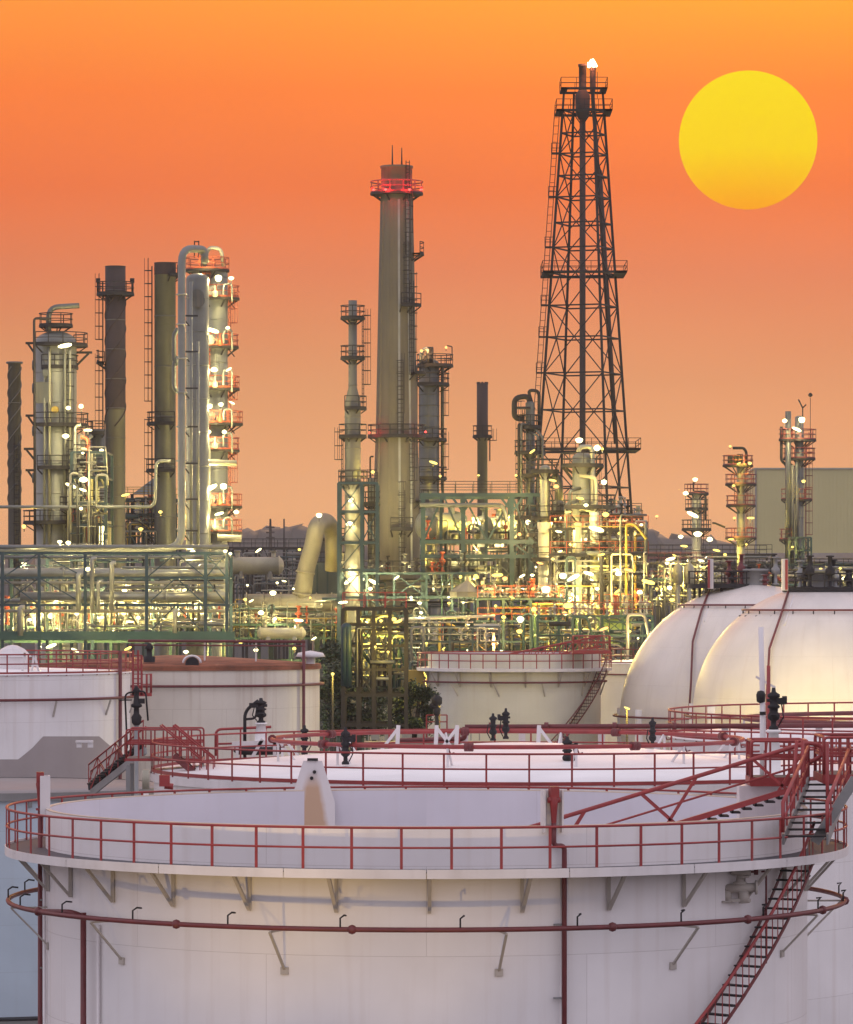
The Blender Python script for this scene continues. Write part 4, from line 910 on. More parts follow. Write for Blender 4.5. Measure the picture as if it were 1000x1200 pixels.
# FLARE TOWER
D=480.; s_=D/F; fc=Vector((XX(684,D),D,0)); FT=thing('flare_tower','tall steel lattice flare tower burning a small flame at top','flare tower',fc)
def cr_(y): return (27+(y-130)*.0765)*s_
angs=[24,114,204,294]
for a in angs:
    a2=a-90 if False else a
    b=MB(); b.beam(at(fc,a+90-0,cr_(929),0),at(fc,a+90,cr_(130),ZZ(130,D)),.28); b.beam(at(fc,a+90,cr_(130),ZZ(130,D)),at(fc,a+90,cr_(105),ZZ(105,D)),.24); b.build('leg','dark',FT)
lv=[130,157,181,207,232,262,291,321,359,396,438,481,527,571,612,660,712,768,830,900]
def cp(i,y): return at(fc,angs[i%4]+90,cr_(y),ZZ(y,D))
for k,y in enumerate(lv):
    b=MB()
    for i in range(4): b.beam(cp(i,y),cp(i+1,y),.16)
    mids=[(cp(i,y)+cp(i+1,y))/2 for i in range(4)]
    b.build('horizontal_frame','dark',FT)
    if k<len(lv)-1:
        y2=lv[k+1]; b=MB()
        for i in range(4):
            mt,mb_=(cp(i,y)+cp(i+1,y))/2,(cp(i,y2)+cp(i+1,y2))/2
            if k%2==0: b.beam(cp(i,y),mb_,.105); b.beam(cp(i+1,y),mb_,.105)
            else: b.beam(mt,cp(i,y2),.105); b.beam(mt,cp(i+1,y2),.105)
            q0=cp(i,(y+y2)/2); 
        b.build('brace','dark',FT)
def sq_platform(y,half,rail=True):
    b=MB(); z=ZZ(y,D); h=half*s_; M3=Matrix.Rotation(math.radians(24),3,'Z')
    for dx,dy,sx_,sy_ in ((0,-1,2,.22),(0,1,2,.22),(-1,0,.22,2),(1,0,.22,2)):
        b.box(fc+Vector((dx*h*.86,dy*h*.86,z)),(sx_*h if sx_==2 else .28*h,sy_*h if sy_==2 else .28*h,.2))
    pl=b.build('platform','dark',FT); b=MB()
    for hh_ in (1.2,.6):
        for (x0_,y0_,x1_,y1_) in ((-1,-1,1,-1),(-1,1,1,1),(-1,-1,-1,1),(1,-1,1,1)): b.beam(fc+Vector((x0_*h,y0_*h,z+hh_)),fc+Vector((x1_*h,y1_*h,z+hh_)),.06)
    n=max(3,int(2*h/1.3))
    for i in range(n+1):
        t=-h+2*h*i/n
        for v in ((t,-h),(t,h))+(((-h,t),(h,t)) if i%4==0 else ()): b.beam(fc+Vector((v[0],v[1],z)),fc+Vector((v[0],v[1],z+1.2)),.06)
    b.build('railing','dark',pl)
for y,h in ((106,27),(132,32.5),(321.5,49),(528,64),(612,66)): sq_platform(y,h)
for y in (181,232,291,359,396,438): 
    q=cp(2,y) if True else 0
    q=min([cp(i,y) for i in range(4)],key=lambda v:v.x); b=MB(); b.box(q+Vector((-.4,0,0)),(1.1,1.2,.15)); 
    for hh_ in (1.1,.55): b.beam(q+Vector((-.95,-.6,hh_)),q+Vector((.1,-.6,hh_)),.07)
    for dx in (-.95,-.4): b.beam(q+Vector((dx,-.6,0)),q+Vector((dx,-.6,1.1)),.07)
    b.build('rest_landing','dark',FT)
b=MB()
for d_ in (0,.55):
    qs=[min([cp(i,y) for i in range(4)],key=lambda v:v.x)+Vector((-.9+d_,-.3,0)) for y in (130,700)]; b.beam(qs[0],qs[1],.08)
for i in range(60):
    y=130+9.5*i; q=min([cp(k,y) for k in range(4)],key=lambda v:v.x)+Vector((-.9,-.3,0)); b.beam(q,q+Vector((.55,0,0)),.05)
b.build('ladder','dark',FT)
pipe(FT,[Vector((fc.x-.1,fc.y,0)),Vector((fc.x-.1,fc.y,ZZ(110,D)))],.34,'soot','flare_riser')
b=MB(); b.lathe([(.45,ZZ(140,D)),(.8,ZZ(132,D)),(.85,ZZ(112,D)),(.5,ZZ(106,D)),(.42,ZZ(104,D)),(.42,ZZ(78,D)),(.5,ZZ(78,D)),(.5,ZZ(75,D)),(.4,ZZ(75,D)),(.4,ZZ(80,D))],(fc.x-.1,fc.y,0),18); b.build('flare_tip','soot',FT)
tx=XX(695,D)
pipe(FT,[Vector((XX(722,D),fc.y+.5,ZZ(520,D))),Vector((XX(699,D),fc.y+.5,ZZ(165,D))),Vector((tx,fc.y,ZZ(115,D))),Vector((tx,fc.y,ZZ(80,D)))],.22,'soot','pilot_riser')
pipe(FT,[Vector((XX(730,D),fc.y-.5,ZZ(640,D))),Vector((XX(704,D),fc.y-.5,ZZ(200,D)))],.15,'soot','pilot_riser')
b=MB(); b.lathe([(.25,ZZ(108,D)),(.34,ZZ(104,D)),(.34,ZZ(82,D)),(.42,ZZ(80,D)),(.38,ZZ(78,D)),(.3,ZZ(82,D))],(tx,fc.y,0),14); b.build('flare_tip','soot',FT)
b=MB(); b.beam((tx+.5,fc.y,ZZ(115,D)),(tx+.5,fc.y,ZZ(84,D)),.07); b.beam((tx-.8,fc.y,ZZ(115,D)),(tx-.8,fc.y,ZZ(88,D)),.07); b.build('pilot_line','dark',FT)
# flame
fl=thing('gas_flame','small white-hot flame burning on the flare tower tip','flame',(tx,fc.y,ZZ(78,D)),None); rf=random.Random(4); b=MB()
for k in range(9):
    a=rf.uniform(0,6.28); q=Vector((tx+rf.uniform(-.3,.35),fc.y+rf.uniform(-.3,.3),ZZ(79,D))); h=rf.uniform(.5,1.05); dr=Vector((rf.uniform(-.3,.3),rf.uniform(-.2,.2),0))
    b.tube([q,q+Vector((0,0,h*.3))+dr*.4,q+Vector((0,0,h*.6))+dr*.8,q+Vector((0,0,h))+dr*1.3],[.15,.3,.2,.03],8)
b.build('flame','flame',fl)
li=bpy.data.lights.new('light','POINT'); li.energy=1500; li.color=(1,.3,.12); li.shadow_soft_size=.3; lo=bpy.data.objects.new('light',li); COL.objects.link(lo); lo.parent=fl; lo.location=(-.2,-1.6,.6)

# RIGHT SIDE columns
D=520.
r,c,R=tower('column','short brightly lit column behind the left sphere','column',811,822,578,D,'pale','dome',bands=1.4,plats=[(596,804,830),(620,803,834)],ladders=[(60,590,650)])
pipe(r,[W(813,576,D),W(813,565,D)],.1,'dark'); pipe(r,[W(827,610,D-1),W(827,576,D-1),W(814,576,D-1)],.12,'dark'); 
platform(r,(c.x,c.y,0),ZZ(578,D),.1,1.5,-180,180,'dark','darkred')
D=500.
r,c,R=tower('column','thin olive column with four dark-red railed platforms, mid right','column',864,873,543,D,'clad','dome',bands=2,rmat='darkred',plats=[(567,853,887),(592,851,882),(630,860,887)],ladders=[(70,545,640),(-60,567,592)])
platform(r,(XX(865,D),D,0),ZZ(545,D),.1,18*D/F,-180,180,'dark','darkred')
pipe(r,[W(859,525,D),W(872,525,D),W(875,530,D),W(875,548,D)],.17,'dark',fil=.8)
for x in (855,858,862,866,869): b=MB(); b.cyl(W(x,543,D-1),W(x,534-x%3,D-1),.2,n=8); b.build('valve','dark',r)
pipe(r,[W(850,618,D),W(838,613,D),W(835,613,D)],.12,'dark')
D=470.
r,c,R=tower('column','tall slim column with bright lamps at its head, right side','column',932,942,487,D,'clad','dome',bands=2.2,rmat='darkred',plats=[(515,926,957),(537,918,952),(585,932,952)],ladders=[(75,515,650)])
for x,y0,w_ in ((924,482,.32),(929,545,.2),(934,540,.2)): pipe(r,[W(x,660,D-1.4),W(x,y0,D-1.4)],w_,'cladd')
pipe(r,[W(916,500,D-1),W(916,540,D-1),W(922,545,D-1),W(922,660,D-1)],.16,'dark',fil=.5)
platform(r,(XX(921,D),D-1,0),ZZ(515,D),.1,.85,-180,180,'dark','darkred'); platform(r,(XX(921,D),D-1,0),ZZ(632,D),.1,.8,-180,180,'dark','darkred')
platform(r,(XX(921,D),D-1,0),ZZ(585,D),.1,.6,-180,180,'dark','darkred')
b=MB(); b.beam(W(941,490,D),W(941,478,D),.12); b.beam(W(941,478,D),W(936,468,D),.14); b.beam(W(941,478,D),W(945,474,D),.14); b.build('davit','dark',r)
b=MB(); b.beam(W(950,515,D),W(950,466,D),.06); b.lathe([(.1,-.2),(.28,0),(.1,.25)],W(950,463,D),12); b.build('wind_gauge','dark',r)
frame('blue-grey pipe frame at the foot of the slim right column',925,951,[630,645,662],D-3,4,[925,933,942,951],braces=[(0,0,'x'),(1,0,'v'),(2,0,'x'),(1,1,'x')],decks=[645],wc=.25,wb=.22)
# big hall, dark roof
bl=thing('industrial_hall','huge plain beige industrial hall behind the right columns','building',W(980,640,820.))
b=MB(); X0,X1=XX(886,820.),XX(1140,820.); zt=ZZ(550,820.); b.box(((X0+X1)/2,845,zt/2),(X1-X0,50,zt)); b.build('wall','bldg',bl); b=MB(); b.box(((X0+X1)/2,845,zt+.15),(X1-X0+.6,50.6,.3)); b.build('roof_edge','pale',bl)
b=MB()
for k in range(60): b.box((X0+(k+.5)*(X1-X0)/60,819.95,zt/2),(.12,.12,zt-.4))
b.build('cladding_ribs','bldg',bl)
b=MB(); b.box((X0+.0,819.8,zt/2),(.25,.25,zt)); b.build('downpipe','grey',bl)
bl=thing('long_shed','long low dark-roofed shed in front of the beige hall','building',W(930,660,640.))
b=MB(); X0,X1=XX(855,640.),XX(1100,640.); b.box(((X0+X1)/2,652,ZZ(658,640.)/2),(X1-X0,22,ZZ(658,640.))); b.build('wall','cladd',bl)
b=MB(); b.add([Vector(v) for v in ((X0,640,ZZ(658,640.)),(X1,640,ZZ(658,640.)),(X1,652,ZZ(647,640.)),(X0,652,ZZ(647,640.)),(X0,664,ZZ(658,640.)),(X1,664,ZZ(658,640.)))],[(0,1,2,3),(3,2,5,4)]); b.build('roof','roofd',bl)
# pylons & mast on the horizon
for i,(x,y) in enumerate(((317,608),(755,620))):
    f=thing('pylon','distant lattice power pylon on the hazy horizon, %s'%('left of big duct' if i==0 else 'right of flare'),'pylon',W(x,690,1200.)); b=MB()
    b.beam(W(x-3,690,1200.),W(x,y,1200.),.5); b.beam(W(x+3,690,1200.),W(x,y,1200.),.5)
    for k in range(3): b.beam(W(x-5,y+10+6*k,1200.),W(x+5,y+10+6*k,1200.),.4)
    b.build('mast','dark',f)
f=thing('mast','thin plain mast rising behind the yard left of duct','mast',W(333,680,700.)); b=MB(); b.cyl(W(333,690,700.),W(333,608,700.),.2,.12,6); b.build('pole','dark',f)
# ================================================================== PIPE RACKS, YARD, EQUIPMENT, LAMPS, TREES
def rackpipes(root,x0,x1,y0,y1,D0,D1,n,seed,mats=('cladb','clad','pale','clad'),rmin=.05,rmax=.17,parts='pipe'):
    r=random.Random(seed); n=min(96,int(n*1.75)); rmax=min(rmax,.17)*.85; rmin=.045; mats=tuple(m for m in mats if m!='orange')+('cladd','dark','clad','teal')
    for i in range(n):
        xa=r.uniform(x0,x1); L=r.uniform(.15,.8)*(x1-x0); xb=min(x1,xa+L); ya=r.uniform(y0,y1); D=r.uniform(D0,D1); k=r.random(); rad=rmin+(rmax-rmin)*r.random()**1.8+(.12 if r.random()<.06 else 0)
        if k<.35: pts=[W(xa,ya,D),W(xb,ya,D)]
        elif k<.6: pts=[W(xa,y1+6,D),W(xa,ya,D),W(min(x1,xa+r.uniform(3,26)),ya,D),W(min(x1,xa+26),min(y1+8,ya+r.uniform(6,40)),D)]
        elif k<.8: pts=[W(xa,y1+5,D),W(xa,ya,D),W(xb,ya,D+1)]
        else: x2=xa+r.uniform(4,14); pts=[W(xa,y1+4,D),W(xa,ya,D),W(x2,ya,D),W(x2,y1+4,D)]
        pipe(root,pts,rad,r.choice(mats),parts,fil=rad*3,n=7)
def gear(root,x0,x1,y,D0,D1,n,seed,mats=('pale','cladb','orange','grey','dark'),h=(.6,2.0)):
    """small valves and instruments standing on a deck"""
    r=random.Random(seed)
    for i in range(n):
        p=W(r.uniform(x0,x1),y,r.uniform(D0,D1)); H=r.uniform(*h); b=MB(); q=r.uniform(.12,.3)
        b.lathe([(q*.4,0),(q,.05),(q,.15),(q*.45,.2),(q*.45,H*.45),(q*1.3,H*.5),(q*1.3,H*.6),(q*.5,H*.66),(q*.5,H*.9),(q,H*.92),(q,H),(.01,H)],p,9)
        b.build('valve',r.choice(mats),root)
# ---- left rack
RK=frame('teal steel pipe rack in three tiers across the lower left','-'.__len__()*-30+0,270,[648,677,709,744,790],372.,8,[3,46,100,172,241,266],wc=.34,wb=.26,
   braces=[(0,0,'/'),(0,1,'x'),(0,2,'/'),(1,0,'\\'),(1,1,'\\'),(3,0,'^'),(3,1,'^'),(3,2,'^'),(4,0,'x'),(4,1,'\\')],name='pipe_rack',cat='pipe rack')
b=MB(); b.box((XX(120,371.),371.7,ZZ(745,371.)),(XX(275,371.)-XX(-35,371.),.3,.75)); b.build('plate_girder','green',RK)
for (y,rad,mt,dD) in ((672,.34,'cladb',1.2),(699,.42,'cladb',1.),(704,.2,'clad',3),(668,.18,'cladb',4),(674,.22,'pale',6),(641,.2,'clad',5),(706,.25,'pale',5.5),(716,.14,'pale',1),(653,.13,'clad',1.),(683,.12,'pale',.6)):
    x0=-30 if y!=699 else 24
    pipe(RK,[W(x0,y,372+dD),W(268,y,372+dD)],rad,mt,'pipe',flange=True,n=12)
for x,y0,y1,rad in ((92,673,716,.24),(131,660,716,.22),(108,655,718,.2),(115,682,718,.18),(24,712,745,.25),(205,716,742,.2)):
    pipe(RK,[W(x+5,y0,371.),W(x,y0,371.),W(x,y1,371.)],rad,'cladb','pipe',fil=.5)
rackpipes(RK,0,262,655,740,373,379,34,11)
# lit deck of equipment below/behind rack
EQ=frame('lit equipment deck behind the left pipe rack','-'.__len__()*-30,262,[735,752,800],386.,10,[0,60,130,200,262],mat='green',decks=[735],rail=[735],rmat='pale',wc=.3)
gear(EQ,2,260,732,381,388,46,21,('pale','pale','cladb','orange','grey'),(1.,3.2))
rackpipes(EQ,0,262,700,735,384,392,30,12,('pale','cladb','pale','orange'),.08,.2)
vl=[(30,392),(62,394),(150,392),(163,391),(176,393),(190,392),(217,393),(232,395)]
for i,(x,D) in enumerate(vl):
    p=W(x,733,D); f=thing('pressure_vessel','pale upright vessel on the lit deck behind rack, %s from left'%ORD[i],'vessel',p,'upright vessels on the lit deck'); h=1.9+.5*(i%3); R_=.55+.12*(i%2)
    b=MB(); b.lathe([(R_*.6,0),(R_*.6,.4),(R_,.6),(R_,h),(R_*.6,h+.35),(.15,h+.45),(.15,h+.9),(.01,h+.9)],p,16); b.build('shell','pale' if i%2 else 'cladb',f)
    b=MB(); b.ring(p+Vector((0,0,h*.5)),R_+.03,.05,n=20,k=4); b.build('band','orange' if i%3==0 else 'grey',f)
def drum(label,x,y,D,Rd,L,mat='clad',ang=0,group=None,name='heat_exchanger',cat='heat exchanger'):
    p=W(x,y,D); f=thing(name,label,cat,p,group); dx=Vector((math.cos(ang),math.sin(ang),0)); h=L/2
    pr=[(-h-Rd*.45,.02),(-h-Rd*.38,Rd*.5),(-h-.05*Rd,Rd*.93),(-h,Rd),(-h+.001,Rd*1.15),(-h+.16,Rd*1.15),(-h+.161,Rd),(h-.2,Rd),(h-.199,Rd*1.15),(h-.04,Rd*1.15),(h-.039,Rd),(h+.1*Rd,Rd*.9),(h+.4*Rd,Rd*.45),(h+.45*Rd,.02)]
    b=MB(); b.tube([p+dx*t for t,_ in pr],[max(.02,q) for _,q in pr],16); b.build('shell',mat,f)
    for t in (-.3,.3): b=MB(); b.box(p+dx*t*L+Vector((0,0,-Rd*1.05)),(.35,Rd*1.5,Rd*.9),rot=ang); b.build('saddle','grey',f)
    for t in (-.38,.36): b=MB(); b.cyl(p+dx*t*L,p+dx*t*L+Vector((0,0,Rd*1.7)),Rd*.25,n=10); b.cyl(p+dx*t*L+Vector((0,0,Rd*1.6)),p+dx*t*L+Vector((0,0,Rd*1.72)),Rd*.42,n=10); b.build('nozzle',mat,f)
    return f
# platforms + stuff left upper (behind rack, y 560..640)
F1=frame('yellow-lit process frame behind the left stacks',131,206,[585,603,621,642,680],428.,8,[131,150,168,188,206],mat='teal',braces=[(0,0,'x'),(2,1,'x'),(1,2,'v')],decks=[603,621],rail=[585,603,621],rmat='yel')
rackpipes(F1,132,200,586,640,424,434,34,33,('yel','pale','cladd','orange','clad'),.08,.22); gear(F1,132,200,620,425,432,12,34,('yel','orange','pale')); gear(F1,140,196,602,425,432,10,35,('orange','grey','pale'))
F2=frame('crowded pipe frame between the domed column and the brown stack',84,124,[530,560,590,615,650],400.,8,[84,104,124],mat='teal',decks=[560,615],rail=[560,590],rmat='dark',braces=[(0,1,'x'),(1,2,'x')])
rackpipes(F2,80,126,520,646,396,404,34,41,('clad','pale','orange','cladb','cladd'),.08,.2); gear(F2,84,124,612,398,404,10,42); gear(F2,84,124,558,398,404,8,43)
LB=thing('lit_cabin','bright white-lit panel room behind the brown stack foot','building',W(116,628,405.)); b=MB(); b.box(W(116,628,408.),(2.4,2,2.8)); b.build('wall','pale',LB)
b=MB(); 
for i in range(3): b.box(W(110.5+5.5*i,628,406.95),(.36,.06,2.2))
b.build('lit_window','lensw',LB)
# ---- far yard between lit tower and duct
Y1=frame('distant grey yard structure between the lit tower and the duct',268,362,[642,662,690],560.,12,[268,285,300,318,333,348,362],mat='dark',braces=[(0,0,'x'),(2,0,'^'),(3,1,'x'),(5,0,'x')],decks=[662],rail=[642],wc=.4)
rackpipes(Y1,270,360,645,700,548,566,40,51,('clad','pale','cladd','orange'),.1,.35)
Y2=frame('mid yard of low pipe tracks in front of the far yard',262,420,[732,748,775],410.,8,[262,300,340,380,420],mat='green',decks=[732],rail=[732],rmat='cladb',wc=.25,wb=.25)
rackpipes(Y2,262,415,700,748,408,420,44,52,('pale','cladb','yel','green','orange'),.08,.22); gear(Y2,262,410,731,408,416,26,53)
for i,(x,y,L_,R_) in enumerate(((300,663,5,.9),(283,738,4,.5),(330,742,4,.5))): drum('pale horizontal drum low in the yard left of duct, %s of three'%['upper','left lower','right lower'][i],x,y,440.-25*i,R_,L_,'pale',group='drums in the left yard')
# big duct
D=415.
DU=thing('exhaust_duct','fat grey duct running level then bending upward in the centre left','duct',W(350,708,D)); pipe(DU,[W(287,708,D),W(397,708,D)],1.0,'duct','duct',n=24)
for x in (289,309,329,349,371,389): b=MB(); b.cyl(W(x-.7,708,D),W(x+.7,708,D),1.15,n=24); b.build('duct_flange','duct',DU)
pipe(DU,[W(354,706,D),W(358,668,D),W(367,640,D),W(371,615,D),W(382,610,D+2),W(391,622,D+5),W(391,668,D+6)],.85,'duct','riser_duct',fil=2,n=20)
for q0,q1 in ((W(357.6,672,D),W(358,669.5,D)),(W(354,698,D),W(354.3,695,D))): b=MB(); b.cyl(q0,q1,.95,n=20); b.build('duct_flange','duct',DU)
for x in (318,372): b=MB(); p=W(x,720,D); b.beam(p,Vector((p.x,p.y,0)),.5); b.build('support','teal',DU)
r,c,R=tower('reactor_vessel','dark wide vessel behind the bend of the fat duct','vessel',366,402,632,432.,'cladd','flat',bands=3,plats=[(632,364,406),(660,362,408)],ladders=[(20,640,740)])
b=MB(); b.box(W(385,700,430.),(3.4,2,7.)); f=thing('switch_house','dark blue shed wall beneath the duct','building',W(385,740,430.)); b.build('wall','roofd',f)
b=MB(); 
for x in (372,384,396): b.beam(W(x,662,428.8),W(x,745,428.8),.18)
b.build('cladding_rib','teal',f)
# ---- centre frames : around the chimney foot
C1=frame('steel deck at the foot of the concrete chimney',400,560,[672,700,722,760],402.,9,[400,430,462,500,530,560],mat='teal',decks=[672],rail=[672],braces=[(0,0,'v'),(2,0,'x'),(3,0,'v'),(1,1,'x')],wc=.28,wb=.25)
rackpipes(C1,400,560,676,756,400,410,46,61,('cladd','clad','green','pale','teal'),.08,.25); gear(C1,402,556,671,402,409,26,62,('pale','cladd','orange','dark'))
C2=frame('red-railed dark teal tower frame above the trees',402,476,[714,732,757,785,815,850],306.,7,[402,420,438,457,476],mat='dark',decks=[714],rail=[714],rmat='red',braces=[(0,1,'v'),(1,1,'x'),(0,2,'^'),(2,2,'x'),(1,3,'x')],wc=.35,wb=.26)
rackpipes(C2,402,476,720,800,305,313,26,63,('teal','cladd','green','clad'),.08,.2)
f=thing('walkway_roof','long thin pale canopy above the pipes right of teal frame','canopy',W(520,724,372.)); b=MB(); b.add([W(470,726,368.),W(580,722,368.),W(580,720,376.),W(470,724,376.),W(470,727.5,368.),W(580,723.5,368.),W(580,721.5,376.),W(470,725.5,376.)],[(0,1,2,3),(7,6,5,4),(0,4,5,1),(1,5,6,2),(2,6,7,3),(3,7,4,0)]); b.build('roof','pale',f)
b=MB()
for x in (476,500,525,550,575): p=W(x,724,370.); b.beam(p,Vector((p.x,p.y,0)),.18)
b.build('canopy_posts','teal',f)
C3=frame('low pipe field right of the teal frame',476,585,[735,752,776,800],364.,8,[476,500,527,554,585],mat='teal',braces=[(0,1,'x'),(2,0,'x'),(3,1,'x')],wc=.22,wb=.2,rail=[752],rmat='cladb')
rackpipes(C3,470,585,728,800,362,372,50,64,('green','teal','pale','yel','cladd','orange'),.07,.2); gear(C3,476,585,751,363,370,20,65)
f=thing('yellow_cabin','yellow-lit square cabin between the tree and cream tank','building',W(487,812,336.)); b=MB(); b.box(W(487,806,338.),(1.3,2,2.8)); b.build('wall','yel',f); b=MB(); b.ring(W(483,804,336.8),.25,.06,n=16); b.build('valve_wheel','dark',f)
# ---- the big open frame (x490-640)
B1=frame('large dark teal open process frame right of the concrete chimney',492,640,[580,635,652,700,760],404.,10,[496,543,600,622,638],wc=.5,wb=.45,rail=[580],rmat='dark',decks=[635,700],
   braces=[(0,0,'^'),(1,0,'v'),(2,0,'x'),(3,0,'x'),(2,1,'x')])
for x in (517,570): b=MB(); b.box((XX(x,405.),405,(ZZ(580,405.)+ZZ(652,405.))/2),(.3,.3,ZZ(580,405.)-ZZ(652,405.))); b.build('column','teal',B1)
b=MB()
for x in (543,600): b.beam(W(x,600,403.8),W(x-12,584,403.8),.22); b.beam(W(x,600,403.8),W(x+12,584,403.8),.22)
b.build('knee_brace','teal',B1)
pipe(B1,[W(492,592,403.),W(590,592,403.),W(594,612,403.)],.22,'cladd'); pipe(B1,[W(494,592,405.),W(512,592,405.)],.25,'clad')
rackpipes(B1,494,636,604,698,405,413,54,71,('cladd','clad','dark','pale','teal','cladd'),.08,.24); gear(B1,496,636,633,405,412,36,72,('cladb','pale','orange','dark','grey'),(.8,2.6)); 
for i,(x,y,Rd,L_) in enumerate(((517,616,1.25,4.5),(577,620,1.15,3.),(528,664,.8,5),(610,668,.8,4))):
    drum('dull round-ended drum inside the large open frame, %s'%['upper left','upper right','lower left','lower right'][i],x,y,409.,Rd,L_,'clad',ang=.9 if i<2 else .1,group='drums in the open frame')
hp=thing('tank_cover','small pale pyramid-roofed tank below the large open frame','tank',W(548,697,398.)); b=MB(); b.lathe([(1.7,0),(1.7,.5),(1.85,.5),(.25,1.5),(.25,1.9),(.01,1.9)],W(548,700,396.),10,smooth=False); b.build('cover','duct',hp)
B2=frame('orange-railed low deck in front of the large open frame',560,660,[702,728,752,780],388.,8,[560,590,622,660],mat='teal',decks=[702],rail=[702,728],rmat='orange',wc=.28,wb=.24,braces=[(0,1,'x'),(1,0,'v')])
rackpipes(B2,560,660,690,770,387,396,44,73,('pale','cladb','yel','green','orange'),.08,.24); gear(B2,562,658,701,388,395,28,74)
# under flare
G1=frame('dense process frame beneath the flare tower',645,760,[620,650,682,712,750],392.,12,[645,665,690,715,740,756],mat='dark',decks=[650,712],rail=[620,650,712],rmat='orange',braces=[(0,1,'x'),(3,0,'x'),(4,1,'x'),(2,2,'x')],wc=.3,wb=.26)
rackpipes(G1,645,758,600,745,388,402,80,81,('clad','cladb','pale','yel','cladd','orange'),.08,.25)
G1b=frame('small railed decks stacked right beneath the flare tower',706,752,[604,630,655],420.,10,[706,722,738,752],mat='dark',decks=[604,630],rail=[604,630],rmat='dark',braces=[(0,0,'x'),(1,1,'x')],wc=.25,wb=.2)
gear(G1,648,756,710,391,400,30,82,('pale','cladb','orange','dark')); gear(G1b,706,752,603,420,428,14,83); rackpipes(G1b,706,754,604,660,419,428,24,84,('clad','pale','cladd'),.08,.2)
for i,(x,y,Rd,L_) in enumerate(((668,696,.42,3.2),(718,700,.5,3.2),(735,676,.38,2.6))): drum('pale exchanger in the dense frame beneath flare, %s of three'%['left','middle','right'][i],x,y,394.,Rd,L_,'clad',group='exchangers beneath the flare')
G2=frame('green-lit lower frame above the mid-distance open tank',630,765,[722,745,775],372.,8,[630,655,680,706,735,765],mat='green',rail=[722],rmat='darkred',braces=[(0,0,'x'),(3,0,'x')],wc=.26,wb=.22)
rackpipes(G2,630,765,715,775,370,380,44,85,('green','yel','pale','cladd','teal'),.07,.2); gear(G2,632,762,721,372,378,18,86)
f=thing('shed','green-lit open-fronted shed left of the spheres','building',W(724,750,385.)); b=MB(); b.box(W(724,738,387.),(2.9,2.4,2.6)); b.build('wall','gbldg',f); b=MB(); b.box(W(724,746,384.7),(.9,.1,1.2)); b.build('doorway','dark',f); b=MB(); b.box(W(724,724,386.5),(3.3,3.4,.15)); b.build('roof','roofd',f)
# yard right
H1=frame('lit low yard frame between flare tower and the spheres',760,835,[660,682,705,740],470.,12,[760,778,797,815,835],mat='dark',decks=[682],rail=[660,682],rmat='darkred',wc=.3,wb=.26,braces=[(1,0,'x'),(2,1,'x')])
rackpipes(H1,760,835,655,735,462,480,46,91,('pale','cladb','cladd','green'),.08,.28); gear(H1,762,832,681,468,478,24,92)
for i,x in enumerate((795,808)): 
    p=W(x,684,420.); f=thing('pressure_vessel','small white upright vessel beside the left sphere, %s of two'%('left' if i==0 else 'right'),'vessel',p); b=MB(); b.lathe([(.15,-1.5),(.15,0),(.5,.1),(.5,1.6),(.25,1.9),(.12,2.),(.12,2.6),(.4,2.65),(.01,2.8)],p,14); b.build('shell','pale',f); b=MB(); b.cyl(p,Vector((p.x,p.y,0)),.2,n=8); b.build('support','grey',f)
H2=frame('long low lit pipe track behind the sphere tops',835,1040,[668,684,710],440.,10,[835,870,905,940,975,1010,1040],mat='dark',decks=[684],rail=[668],rmat='dark',wc=.3,wb=.25)
rackpipes(H2,835,1035,660,690,438,448,40,93,('cladd','pale','clad','darkred'),.08,.25); gear(H2,838,1035,683,440,448,30,94)
H3=frame('dim pipe bridge in front of the dark long shed',745,905,[650,664,700],520.,8,[745,775,805,835,870,905],mat='dark',decks=[664],rail=[650],wc=.3,wb=.3)
rackpipes(H3,760,900,645,665,518,528,16,95,('cladd','pale'),.1,.25)
# ---- far low plant on the horizon (lit haze)
for i,(x0,x1,y,D) in enumerate(((225,300,655,700.),(300,420,668,640.),(735,800,660,760.))):
    f=frame('hazy distant plant frame on the horizon, %s'%['behind lit tower','left of the duct','right of the flare tower'][i],x0,x1,[y,y+12,y+40],D,12,[x0+(x1-x0)*k/5 for k in range(6)],mat='dark',decks=[y+12],rail=[y],wc=.4,wb=.4)
    rackpipes(f,x0,x1,y-5,y+25,D-5,D+10,24,100+i,('cladd','clad','pale'),.15,.5)

# ================================================================== lamps
def L(x,y,D,label,kind='w',s=.3,P=500,**k): return lamp(x,y,D,label,kind,s,P,**k)
# tall lit tower
tl=[(256,326,'w',.85,1800,0,'left'),(271,326,'w',.45,500,0,'right'),(249,387,'w',.7,1600,1,'left'),(267,384,'w',.4,600,1,'right'),(251,433,'w',.6,1300,2,'left'),(268,433,'w',.35,400,2,'right'),(246,476,'w',.6,1300,3,'left'),(259,474,'w',.5,800,3,'middle'),(272,472,'w',.3,300,3,'right'),(244,506,'w',.6,1200,4,'left'),(263,506,'w',.5,900,4,'right'),(247,572,'w',.75,1500,5,'left'),(262,570,'w',.75,1500,5,'right'),(239,600,'w',.55,900,6,'left'),(257,602,'w',.5,900,6,'middle'),(277,600,'w',.5,800,6,'right')]
for x,y,k,s,P,i,w_ in tl: P*=1.15; L(x,y,396.,'%s white floodlight on %s platform down of the tall lit column'%(w_,ORD[i]),k,s,P,group='floodlights up the tall lit column')
fa=L(480,664,411.,'strong added floodlight on the deck before the concrete chimney','w',.3,8500); fb=L(447,664,411.5,'added floodlight left of the concrete chimney foot','w',.28,7000)  # two added lamps, put in to brighten the lower chimney shaft
